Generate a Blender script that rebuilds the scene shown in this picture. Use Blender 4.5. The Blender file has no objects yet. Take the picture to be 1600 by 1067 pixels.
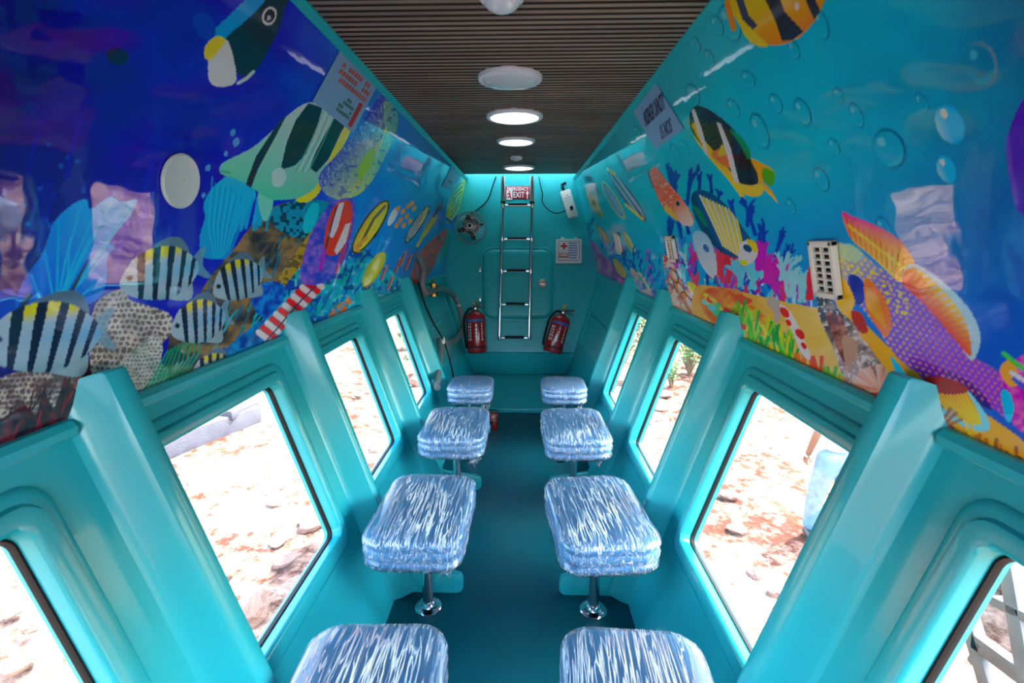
import bpy, bmesh, math, random
import numpy as np
from mathutils import Vector, Matrix

random.seed(7)
rng = np.random.RandomState(11)
sc = bpy.context.scene
COL = sc.collection

# ------------------------------------------------------------------ camera
FPX, VPX, VPY = 756.0, 820.0, 376.0
TH = math.atan((533.5 - VPY) / FPX)                 # pitch down
PSI = math.atan((VPX - 800.0) / FPX * math.cos(TH))  # yaw to the left
CAM = Vector((0.048, 0.0, 1.39))
cd = bpy.data.cameras.new('camera')
cam = bpy.data.objects.new('camera', cd)
COL.objects.link(cam)
cam.location = CAM
cam.rotation_euler = (math.pi / 2 - TH, 0, PSI)
cd.sensor_width = 36.0
cd.lens = FPX / 1600 * 36.0
cd.clip_start = 0.02
cd.dof.use_dof = True
cd.dof.focus_distance = 2.6
cd.dof.aperture_fstop = 5.0
sc.camera = cam
RM = cam.rotation_euler.to_matrix()

# ------------------------------------------------------------------ world, sun, exposure
w = bpy.data.worlds.new('world'); sc.world = w
w.use_nodes = True
nt = w.node_tree
bg = nt.nodes['Background']
sky = nt.nodes.new('ShaderNodeTexSky')
sky.sky_type = 'NISHITA'
sky.sun_disc = False
sky.sun_elevation = math.radians(58)
sky.sun_rotation = math.radians(100)
sky.air_density = 1.0
sky.dust_density = 2.5
nt.links.new(sky.outputs[0], bg.inputs[0])
bg.inputs[1].default_value = 0.42
sd = bpy.data.lights.new('sun', 'SUN'); sd.energy = 6.0; sd.angle = math.radians(1.0); sd.color = (1, .96, .9)
so = bpy.data.objects.new('sun', sd); COL.objects.link(so)
so.rotation_euler = (math.radians(-14), math.radians(24), 0)
sc.view_settings.view_transform = 'Standard'
sc.view_settings.look = 'None'
sc.view_settings.gamma = 1.0
sc.view_settings.use_curve_mapping = False
sc.view_settings.exposure = 2.78
cy = sc.cycles
cy.max_bounces = 12; cy.diffuse_bounces = 7; cy.glossy_bounces = 4; cy.transparent_max_bounces = 12
cy.caustics_reflective = False; cy.caustics_refractive = False
cy.sample_clamp_indirect = 8.0

# ------------------------------------------------------------------ hull dimensions (metres)
CEIL_Z, CEIL_X = 2.03, 0.565
LED_Z, LED_X = 1.055, 0.807
WT = 0.31                       # inward lean of the window walls
FLOOR_X = 0.46
Y0, YB = -1.75, 5.3             # rear end, bow end at the ceiling
GROUND = -1.7
_en = math.sqrt(1 + WT * WT)
EX, EZ = -WT / _en, -1 / _en    # down the window wall
NX, NZ = -1 / _en, WT / _en     # into the cabin
T_KINK = 0.79
KX, KZ = LED_X + EX * T_KINK, LED_Z + EZ * T_KINK
BAY = 0.818
RIBS = [0.83 + BAY * k for k in range(-3, 4)]       # near faces
BK0 = Vector((0, 4.88, 0.25)); BK1 = Vector((0, YB, CEIL_Z))
BKU = (BK1 - BK0).normalized(); BKN = Vector((0, -BKU.z, BKU.y))
BK_ROT = -math.atan2(BKU.y, BKU.z)

def wall_pt(s, y, t, n=0.0):
    return Vector((s * (LED_X + EX * t + NX * n), y, LED_Z + EZ * t + NZ * n))
_ul = math.hypot(LED_X - CEIL_X, CEIL_Z - LED_Z)
UDX, UDZ = (LED_X - CEIL_X) / _ul, -(CEIL_Z - LED_Z) / _ul
UNX, UNZ = UDZ, -UDX
SAG = 0.0                           # sag of the printed panels (flat)
def bow(v): return -SAG * 4 * v * (1 - v)
def mural_pt(s, y, v, n=0.0):       # v = 0 ceiling .. 1 ledge
    n = n + (bow(v) if 0 < v < 1 else 0)
    return Vector((s * (CEIL_X + UDX * _ul * v + UNX * n), y, CEIL_Z + UDZ * _ul * v + UNZ * n))
def mural_v(p, s): return ((p.x * s - CEIL_X) * UDX + (p.z - CEIL_Z) * UDZ) / _ul

def ray(px, py):
    d = RM @ Vector(((px - 800) / FPX, -(py - 533.5) / FPX, -1.0))
    return d.normalized()
def hit(px, py, p0, n):
    d = ray(px, py)
    return CAM + d * ((Vector(p0) - CAM).dot(n) / d.dot(n))
def on_mural(s, px, py, n=0.0):
    nn = Vector((s * UNX, 0, UNZ)); v = 0.0
    for _ in range(6):
        p = hit(px, py, Vector((s * CEIL_X, 0, CEIL_Z)) + nn * (n + bow(min(1, max(0, v)))), nn); v = mural_v(p, s)
    return p
def mural_axes(s, v):
    a, b_ = mural_pt(s, 0, max(.001, v - .02)), mural_pt(s, 0, min(.999, v + .02))
    d = (b_ - a).normalized(); n = Vector((-s * abs(d.z), 0, 0)); n.z = -n.x * d.x / d.z
    return d, n.normalized()
def on_back(px, py, n=0.0):
    return hit(px, py, BK0 + BKN * n, BKN)
def on_low(s, px, py, n=0.0):
    return hit(px, py, wall_pt(s, 0, 0, n), Vector((s * NX, 0, NZ)))
def on_ground(px, py, z=GROUND):
    return hit(px, py, (0, 0, z), Vector((0, 0, 1)))

# ------------------------------------------------------------------ materials
def lin(c):
    r = []
    for v in c:
        v = v / 255.0
        r.append(v / 12.92 if v <= 0.04045 else ((v + 0.055) / 1.055) ** 2.4)
    return r
def mat(name, rgb, rough=0.5, metal=0.0, coat=0.0, noise=0.0, nscale=6.0, bump=0.0, bscale=40.0, spec=0.5, emit=0.0, stretch=None):
    m = bpy.data.materials.new(name); m.use_nodes = True
    t = m.node_tree; b = t.nodes['Principled BSDF']
    c = lin(rgb) + [1]
    b.inputs['Base Color'].default_value = c
    b.inputs['Roughness'].default_value = rough
    b.inputs['Metallic'].default_value = metal
    b.inputs['Coat Weight'].default_value = coat
    b.inputs['Coat Roughness'].default_value = 0.06
    b.inputs['Specular IOR Level'].default_value = spec
    if emit:
        b.inputs['Emission Color'].default_value = c
        b.inputs['Emission Strength'].default_value = emit
    if noise or bump:
        tc = t.nodes.new('ShaderNodeTexCoord')
        mp = t.nodes.new('ShaderNodeMapping')
        t.links.new(tc.outputs['Object'], mp.inputs[0])
        if stretch: mp.inputs['Scale'].default_value = stretch
    if noise:
        n = t.nodes.new('ShaderNodeTexNoise'); n.inputs['Scale'].default_value = nscale; n.inputs['Detail'].default_value = 5
        t.links.new(mp.outputs[0], n.inputs['Vector'])
        mr = t.nodes.new('ShaderNodeMapRange'); mr.inputs[1].default_value = .3; mr.inputs[2].default_value = .7
        mr.inputs[3].default_value = 1 - noise; mr.inputs[4].default_value = 1 + noise
        t.links.new(n.outputs[0], mr.inputs[0])
        hs = t.nodes.new('ShaderNodeHueSaturation'); hs.inputs['Color'].default_value = c
        t.links.new(mr.outputs[0], hs.inputs['Value']); t.links.new(hs.outputs[0], b.inputs['Base Color'])
    if bump:
        n2 = t.nodes.new('ShaderNodeTexNoise'); n2.inputs['Scale'].default_value = bscale; n2.inputs['Detail'].default_value = 3
        t.links.new(mp.outputs[0], n2.inputs['Vector'])
        bp = t.nodes.new('ShaderNodeBump'); bp.inputs['Strength'].default_value = bump; bp.inputs['Distance'].default_value = 0.01
        t.links.new(n2.outputs[0], bp.inputs['Height']); t.links.new(bp.outputs[0], b.inputs['Normal'])
    return m

M = {}
M['teal'] = mat('teal_gelcoat', (36, 178, 184), .27, coat=.2, spec=.4, noise=.04, nscale=2.5, bump=.05, bscale=5)
M['teal_back'] = mat('teal_gelcoat_matte', (36, 178, 184), .36, coat=.06, spec=.3, noise=.05, nscale=2.0, bump=.05, bscale=5)
M['floor'] = mat('dark_teal_floor', (4, 84, 98), .34, spec=.3, noise=.10, nscale=3)
M['hull_out'] = mat('white_hull', (225, 228, 228), .35)
M['chrome'] = mat('polished_steel', (215, 218, 222), .12, metal=1.0)
M['alu'] = mat('brushed_steel', (190, 195, 198), .28, metal=1.0)
M['black'] = mat('black_rubber', (9, 9, 10), .6, spec=.25)
M['dark'] = mat('dark_plastic', (32, 34, 40), .35)
M['white'] = mat('white_plastic', (228, 228, 224), .35)
M['lampw'] = mat('lamp_white', (236, 237, 240), .25, coat=.4)
M['ivory'] = mat('ivory_plastic', (224, 220, 204), .4)
M['red'] = mat('extinguisher_red', (176, 20, 22), .22, coat=.5)
M['signred'] = mat('sign_red', (168, 30, 28), .4)
M['printred'] = mat('print_red', (196, 40, 36), .5)
M['printwhite'] = mat('print_white', (235, 235, 235), .5)
M['printblue'] = mat('print_blue', (40, 96, 180), .5)
M['printdark'] = mat('print_dark', (40, 38, 84), .5)
M['printgreen'] = mat('print_green', (40, 118, 96), .5)
M['printorange'] = mat('print_orange', (196, 92, 74), .5)
M['brass'] = mat('old_brass', (168, 138, 72), .3, metal=1.0, noise=.2, nscale=40)
M['hose'] = mat('grey_hose', (112, 122, 122), .35, noise=.12, nscale=30)
M['sticker'] = mat('sticker_paper', (128, 180, 222), .4)
M['cap'] = mat('cap_plastic', (190, 206, 200), .35)
M['yellow'] = mat('tag_yellow', (224, 170, 30), .4)
M['skin'] = mat('skin', (120, 80, 60), .5)
M['jeans'] = mat('jeans_denim', (84, 116, 160), .8, noise=.25, nscale=14)
M['shirt'] = mat('shirt_cloth', (200, 205, 210), .8)
M['shoe'] = mat('shoe_leather', (60, 48, 48), .5)
M['concrete'] = mat('concrete', (60, 60, 70), .9, noise=.2, nscale=5, bump=.6, bscale=30)
M['rock'] = mat('rock', (128, 96, 82), .9, noise=.3, nscale=8, bump=.6, bscale=30)
M['galv'] = mat('galvanised_steel', (96, 92, 92), .5, metal=.4, noise=.25, nscale=14)
M['tank'] = mat('white_tank', (232, 236, 236), .4)
M['leaf'] = mat('leaf', (96, 136, 72), .7, noise=.35, nscale=9)
M['stem'] = mat('stem', (110, 92, 66), .8)

# vinyl cushion, plastic film, glass, wood, ground, mural need graphs of their own
def node_mat(name):
    m = bpy.data.materials.new(name); m.use_nodes = True
    return m, m.node_tree, m.node_tree.nodes, m.node_tree.links
M['vinyl'] = mat('blue_vinyl', (44, 132, 182), .4, noise=.1, nscale=14)

m, t, N, L = node_mat('plastic_film'); M['film'] = m
out = N['Material Output']; N.remove(N['Principled BSDF'])
tc = N.new('ShaderNodeTexCoord'); mp = N.new('ShaderNodeMapping'); mp.inputs['Scale'].default_value = (52, 3.4, 20)
mp.inputs['Rotation'].default_value = (0, 0, .12)
L.new(tc.outputs['Object'], mp.inputs[0])
oi = N.new('ShaderNodeObjectInfo')
vadd = N.new('ShaderNodeVectorMath'); vadd.operation = 'ADD'
vm = N.new('ShaderNodeVectorMath'); vm.operation = 'SCALE'; vm.inputs[0].default_value = (9, 13, 5)
L.new(oi.outputs['Random'], vm.inputs['Scale']); L.new(mp.outputs[0], vadd.inputs[0]); L.new(vm.outputs[0], vadd.inputs[1])
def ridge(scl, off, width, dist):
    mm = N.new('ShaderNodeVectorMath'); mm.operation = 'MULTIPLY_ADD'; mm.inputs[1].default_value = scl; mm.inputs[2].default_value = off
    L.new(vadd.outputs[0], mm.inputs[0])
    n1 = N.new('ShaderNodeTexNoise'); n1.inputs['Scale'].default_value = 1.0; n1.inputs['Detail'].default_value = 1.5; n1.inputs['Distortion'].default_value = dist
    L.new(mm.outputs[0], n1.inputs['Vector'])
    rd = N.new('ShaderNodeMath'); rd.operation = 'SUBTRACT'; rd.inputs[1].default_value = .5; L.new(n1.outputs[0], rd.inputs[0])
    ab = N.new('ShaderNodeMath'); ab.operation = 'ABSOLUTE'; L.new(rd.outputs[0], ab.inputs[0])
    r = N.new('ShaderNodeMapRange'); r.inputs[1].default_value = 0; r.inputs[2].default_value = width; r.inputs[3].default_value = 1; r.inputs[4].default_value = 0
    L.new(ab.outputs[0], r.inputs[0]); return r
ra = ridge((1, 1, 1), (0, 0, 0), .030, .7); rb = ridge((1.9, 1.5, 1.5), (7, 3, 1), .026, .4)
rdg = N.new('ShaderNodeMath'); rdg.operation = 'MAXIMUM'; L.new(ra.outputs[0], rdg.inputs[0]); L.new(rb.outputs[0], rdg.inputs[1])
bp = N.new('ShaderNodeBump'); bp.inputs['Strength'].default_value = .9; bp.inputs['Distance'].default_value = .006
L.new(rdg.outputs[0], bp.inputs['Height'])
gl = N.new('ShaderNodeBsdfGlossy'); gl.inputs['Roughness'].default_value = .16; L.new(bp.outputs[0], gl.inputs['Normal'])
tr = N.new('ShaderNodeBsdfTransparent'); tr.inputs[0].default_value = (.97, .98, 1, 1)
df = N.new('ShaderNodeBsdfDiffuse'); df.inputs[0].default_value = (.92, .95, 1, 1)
# folded film is milkier; the white ridges also paint in its glossy highlights
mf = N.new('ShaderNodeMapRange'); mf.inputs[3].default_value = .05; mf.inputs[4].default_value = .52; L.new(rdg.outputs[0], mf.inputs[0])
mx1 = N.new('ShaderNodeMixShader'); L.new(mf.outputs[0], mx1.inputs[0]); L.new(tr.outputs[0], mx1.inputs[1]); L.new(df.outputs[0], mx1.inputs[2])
lw = N.new('ShaderNodeLayerWeight'); lw.inputs[0].default_value = .35; L.new(bp.outputs[0], lw.inputs['Normal'])
mg = N.new('ShaderNodeMapRange'); mg.inputs[3].default_value = .07; mg.inputs[4].default_value = .5; L.new(lw.outputs['Fresnel'], mg.inputs[0])
mx2 = N.new('ShaderNodeMixShader'); L.new(mg.outputs[0], mx2.inputs[0]); L.new(mx1.outputs[0], mx2.inputs[1]); L.new(gl.outputs[0], mx2.inputs[2])
L.new(mx2.outputs[0], out.inputs[0])

m, t, N, L = node_mat('window_glass'); M['glass'] = m
out = N['Material Output']; N.remove(N['Principled BSDF'])
tr = N.new('ShaderNodeBsdfTransparent'); tr.inputs[0].default_value = (.97, .99, .98, 1)
gl = N.new('ShaderNodeBsdfGlossy'); gl.inputs['Roughness'].default_value = .02
lw = N.new('ShaderNodeLayerWeight'); lw.inputs[0].default_value = .5
pw = N.new('ShaderNodeMath'); pw.operation = 'POWER'; pw.inputs[1].default_value = 4.0; L.new(lw.outputs['Facing'], pw.inputs[0])
sc_ = N.new('ShaderNodeMapRange'); sc_.inputs[3].default_value = .03; sc_.inputs[4].default_value = .6; L.new(pw.outputs[0], sc_.inputs[0])
mx = N.new('ShaderNodeMixShader'); L.new(sc_.outputs[0], mx.inputs[0]); L.new(tr.outputs[0], mx.inputs[1]); L.new(gl.outputs[0], mx.inputs[2])
L.new(mx.outputs[0], out.inputs[0])

m, t, N, L = node_mat('reeded_wood'); M['wood'] = m
b = N['Principled BSDF']; b.inputs['Roughness'].default_value = .42
tc = N.new('ShaderNodeTexCoord'); mp = N.new('ShaderNodeMapping'); mp.inputs['Scale'].default_value = (1.6, 9, 9)
geo = N.new('ShaderNodeNewGeometry')
L.new(geo.outputs['Position'], mp.inputs[0])
n1 = N.new('ShaderNodeTexNoise'); n1.inputs['Scale'].default_value = 1.0; n1.inputs['Detail'].default_value = 7
L.new(mp.outputs[0], n1.inputs['Vector'])
cr = N.new('ShaderNodeValToRGB')
cr.color_ramp.elements[0].position = .3; cr.color_ramp.elements[0].color = lin((116, 92, 76)) + [1]
cr.color_ramp.elements[1].position = .72; cr.color_ramp.elements[1].color = lin((164, 138, 118)) + [1]
L.new(n1.outputs[0], cr.inputs[0]); L.new(cr.outputs[0], b.inputs['Base Color'])
M['wood_dark'] = mat('wood_groove', (26, 20, 16), .6)

m, t, N, L = node_mat('red_dirt'); M['ground'] = m
b = N['Principled BSDF']; b.inputs['Roughness'].default_value = .95; b.inputs['Specular IOR Level'].default_value = .1
geo = N.new('ShaderNodeNewGeometry')
n1 = N.new('ShaderNodeTexNoise'); n1.inputs['Scale'].default_value = .7; n1.inputs['Detail'].default_value = 9; n1.inputs['Roughness'].default_value = .65
n2 = N.new('ShaderNodeTexNoise'); n2.inputs['Scale'].default_value = 7; n2.inputs['Detail'].default_value = 6; n2.inputs['Roughness'].default_value = .7
L.new(geo.outputs['Position'], n1.inputs['Vector']); L.new(geo.outputs['Position'], n2.inputs['Vector'])
cr = N.new('ShaderNodeValToRGB')
e = cr.color_ramp.elements
e[0].position = .44; e[0].color = lin((84, 46, 32)) + [1]
e[1].position = .62; e[1].color = lin((196, 160, 138)) + [1]
ad = N.new('ShaderNodeMix'); ad.data_type = 'FLOAT'; ad.inputs[0].default_value = .5
L.new(n1.outputs[0], ad.inputs[2]); L.new(n2.outputs[0], ad.inputs[3])
L.new(ad.outputs[0], cr.inputs[0]); L.new(cr.outputs[0], b.inputs['Base Color'])
bp = N.new('ShaderNodeBump'); bp.inputs['Strength'].default_value = 1; bp.inputs['Distance'].default_value = .12
L.new(n2.outputs[0], bp.inputs['Height']); L.new(bp.outputs[0], b.inputs['Normal'])

m, t, N, L = node_mat('printed_vinyl'); M['mural'] = m
b = N['Principled BSDF']; b.inputs['Roughness'].default_value = .5; b.inputs['Specular IOR Level'].default_value = .05
b.inputs['Coat Weight'].default_value = .9; b.inputs['Coat Roughness'].default_value = .03; b.inputs['Coat IOR'].default_value = 1.55
at = N.new('ShaderNodeVertexColor'); at.layer_name = 'print'
L.new(at.outputs[0], b.inputs['Base Color'])
geo = N.new('ShaderNodeNewGeometry')
n2 = N.new('ShaderNodeTexNoise'); n2.inputs['Scale'].default_value = 9; n2.inputs['Detail'].default_value = 2
L.new(geo.outputs['Position'], n2.inputs['Vector'])
bp = N.new('ShaderNodeBump'); bp.inputs['Strength'].default_value = .10; bp.inputs['Distance'].default_value = .01
L.new(n2.outputs[0], bp.inputs['Height']); L.new(bp.outputs[0], b.inputs['Coat Normal'])

# ------------------------------------------------------------------ helpers
class MB:
    """collects verts and faces; build() links them as one mesh object"""
    def __init__(s): s.v = []; s.f = []
    def add(s, vs, fs):
        o = len(s.v); s.v += [tuple(p) for p in vs]; s.f += [tuple(i + o for i in f) for f in fs]; return s
    def box(s, c, d, rot=None):
        c = Vector(c); h = Vector(d) / 2
        vs = []
        for x in (-1, 1):
            for y in (-1, 1):
                for z in (-1, 1):
                    p = Vector((x * h.x, y * h.y, z * h.z))
                    if rot: p = rot @ p
                    vs.append(c + p)
        return s.add(vs, [(0, 1, 3, 2), (4, 6, 7, 5), (0, 4, 5, 1), (2, 3, 7, 6), (0, 2, 6, 4), (1, 5, 7, 3)])
    def tube(s, pts, r, k=10, cap=True, closed=False):
        pts = [Vector(p) for p in pts]; n = len(pts)
        rs = r if isinstance(r, (list, tuple)) else [r] * n
        vs = []; ref = None
        for i, p in enumerate(pts):
            if closed: d = pts[(i + 1) % n] - pts[i - 1]
            else: d = pts[min(i + 1, n - 1)] - pts[max(i - 1, 0)]
            d.normalize()
            if ref is None: ref = Vector((0, 0, 1)) if abs(d.z) < .9 else Vector((1, 0, 0))
            a = (ref - d * ref.dot(d)).normalized(); b = d.cross(a); ref = a
            for j in range(k):
                th = 2 * math.pi * j / k
                vs.append(p + (a * math.cos(th) + b * math.sin(th)) * rs[i])
        fs = []
        for i in range(n if closed else n - 1):
            i2 = (i + 1) % n
            for j in range(k):
                j2 = (j + 1) % k
                fs.append((i * k + j, i * k + j2, i2 * k + j2, i2 * k + j))
        if cap and not closed:
            fs.append(tuple(range(k))[::-1]); fs.append(tuple((n - 1) * k + j for j in range(k)))
        return s.add(vs, fs)
    def lathe(s, prof, k=24, axis='z', o=(0, 0, 0)):
        o = Vector(o); vs = []
        for r, h in prof:
            for j in range(k):
                th = 2 * math.pi * j / k
                a, b = r * math.cos(th), r * math.sin(th)
                vs.append(o + (Vector((a, b, h)) if axis == 'z' else Vector((a, h, b)) if axis == 'y' else Vector((h, a, b))))
        fs = []
        for i in range(len(prof) - 1):
            for j in range(k):
                j2 = (j + 1) % k
                fs.append((i * k + j, i * k + j2, (i + 1) * k + j2, (i + 1) * k + j))
        fs.append(tuple(range(k))[::-1]); fs.append(tuple((len(prof) - 1) * k + j for j in range(k)))
        return s.add(vs, fs)
    def loops(s, loops, cap0=False, cap1=False):
        k = len(loops[0]); vs = [p for lp in loops for p in lp]; fs = []
        for i in range(len(loops) - 1):
            for j in range(k):
                j2 = (j + 1) % k
                fs.append((i * k + j, i * k + j2, (i + 1) * k + j2, (i + 1) * k + j))
        if cap0: fs.append(tuple(range(k))[::-1])
        if cap1: fs.append(tuple((len(loops) - 1) * k + j for j in range(k)))
        return s.add(vs, fs)
    def prism(s, poly, h, f=None):
        """poly in local xy extruded from 0 to h; f maps (x,y,h)->point"""
        f = f or (lambda x, y, z: (x, y, z)); n = len(poly)
        vs = [f(x, y, 0) for x, y in poly] + [f(x, y, h) for x, y in poly]
        fs = [tuple(range(n))[::-1], tuple(range(n, 2 * n))]
        for i in range(n): fs.append((i, (i + 1) % n, n + (i + 1) % n, n + i))
        return s.add(vs, fs)
    def build(s, name, m, parent=None, smooth=35, bevel=0, seg=2):
        me = bpy.data.meshes.new(name)
        me.from_pydata([tuple(p) for p in s.v], [], s.f)
        bm = bmesh.new(); bm.from_mesh(me)
        bmesh.ops.recalc_face_normals(bm, faces=bm.faces)
        if bevel:
            ed = [e for e in bm.edges if len(e.link_faces) == 2 and e.calc_face_angle(0) > .6]
            bmesh.ops.bevel(bm, geom=ed, offset=bevel, segments=seg, profile=.6, affect='EDGES', clamp_overlap=True)
        bm.to_mesh(me); bm.free()
        if smooth:
            me.polygons.foreach_set('use_smooth', [True] * len(me.polygons))
            me.set_sharp_from_angle(angle=math.radians(smooth))
        me.materials.append(M[m] if isinstance(m, str) else m)
        o = bpy.data.objects.new(name, me); COL.objects.link(o)
        if parent is not None: o.parent = parent
        return o

def empty(name, loc=(0, 0, 0), rot=(0, 0, 0)):
    o = bpy.data.objects.new(name, None); o.location = loc; o.rotation_euler = rot
    o.empty_display_size = .05; COL.objects.link(o); return o
def tag(o, label, cat, group=None, kind=None):
    o['label'] = label; o['category'] = cat
    if group: o['group'] = group
    if kind: o['kind'] = kind
    return o
def struct(o, label=None):
    o['kind'] = 'structure'
    if label: o['label'] = label
    return o
def copy_tree(o, parent=None):
    c = o.copy(); COL.objects.link(c); c.parent = parent
    for ch in list(o.children): copy_tree(ch, c)
    return c
def rrect(a0, a1, b0, b1, r, k=6):
    p = []
    for (ca, cb, th0) in ((a1 - r, b1 - r, 0), (a0 + r, b1 - r, 90), (a0 + r, b0 + r, 180), (a1 - r, b0 + r, 270)):
        for i in range(k + 1):
            th = math.radians(th0 + 90 * i / k)
            p.append((ca + r * math.cos(th), cb + r * math.sin(th)))
    return p
def catmull(pts, n=8):
    pts = [Vector(p) for p in pts]; r = []
    q = [pts[0] * 2 - pts[1]] + pts + [pts[-1] * 2 - pts[-2]]
    for i in range(1, len(q) - 2):
        for j in range(n):
            u = j / n
            r.append(.5 * ((2 * q[i]) + (q[i + 1] - q[i - 1]) * u + (2 * q[i - 1] - 5 * q[i] + 4 * q[i + 1] - q[i + 2]) * u * u + (3 * q[i] - q[i - 1] - 3 * q[i + 1] + q[i + 2]) * u ** 3))
    r.append(pts[-1]); return r
def text(name, body, size, m, parent, loc, rot, ex=0.0006, sx=1.0):
    cu = bpy.data.curves.new(name, 'FONT'); cu.body = body; cu.size = size; cu.extrude = ex
    cu.align_x = 'CENTER'; cu.align_y = 'CENTER'; cu.resolution_u = 2; cu.offset = size * .012
    tmp = bpy.data.objects.new('tmp_text', cu); COL.objects.link(tmp)
    dg = bpy.context.evaluated_depsgraph_get()
    me = bpy.data.meshes.new_from_object(tmp.evaluated_get(dg))
    bpy.data.objects.remove(tmp); bpy.data.curves.remove(cu)
    me.name = name; me.materials.clear(); me.materials.append(M[m])
    o = bpy.data.objects.new(name, me); COL.objects.link(o); o.parent = parent
    o.location = loc; o.rotation_euler = rot; o.scale = (sx, 1, 1)
    return o

# ================================================================== STRUCTURE
ground = MB()
G = 48; ext = 60.0
gx = [math.copysign(abs(u) ** 2.2, u) * ext for u in np.linspace(-1, 1, G + 1)]
vs = []
for x in gx:
    for y in gx:
        r = math.hypot(x, y)
        h = .10 * math.sin(x * .9 + 1) * math.cos(y * .8) + .05 * math.sin(2.3 * x + 1.7 * y)
        vs.append((x, y + 3, GROUND + h * min(1, max(0, (abs(x) - 1.2) / 2))))
fs = [(i * (G + 1) + j, (i + 1) * (G + 1) + j, (i + 1) * (G + 1) + j + 1, i * (G + 1) + j + 1) for i in range(G) for j in range(G)]
struct(ground.add(vs, fs).build('ground', 'ground'), 'dry reddish earth outside the windows')

# floor
f = MB(); f.add([(-FLOOR_X, Y0, 0), (FLOOR_X, Y0, 0), (FLOOR_X, 4.9, 0), (-FLOOR_X, 4.9, 0)], [(0, 1, 2, 3)])
floor = struct(f.build('floor', 'floor'), 'dark teal painted cabin floor')
pf = MB().box((0, 4.34, .0175), (2 * FLOOR_X + .02, 1.12, .035)).build('platform', 'teal_back', floor, bevel=.008)
bn = MB()
bx = .62
bn.add([(-bx - .02, 4.83, .262), (bx + .02, 4.83, .262), (FLOOR_X + .04, 4.86, .03), (-FLOOR_X - .04, 4.86, .03),
        (-bx - .02, 4.95, .262), (bx + .02, 4.95, .262), (FLOOR_X + .04, 4.95, .03), (-FLOOR_X - .04, 4.95, .03)],
       [(0, 1, 2, 3), (4, 5, 1, 0), (7, 6, 5, 4), (0, 3, 7, 4), (1, 5, 6, 2)])
bn.build('bow_step', 'teal_back', floor, bevel=.012)

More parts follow.
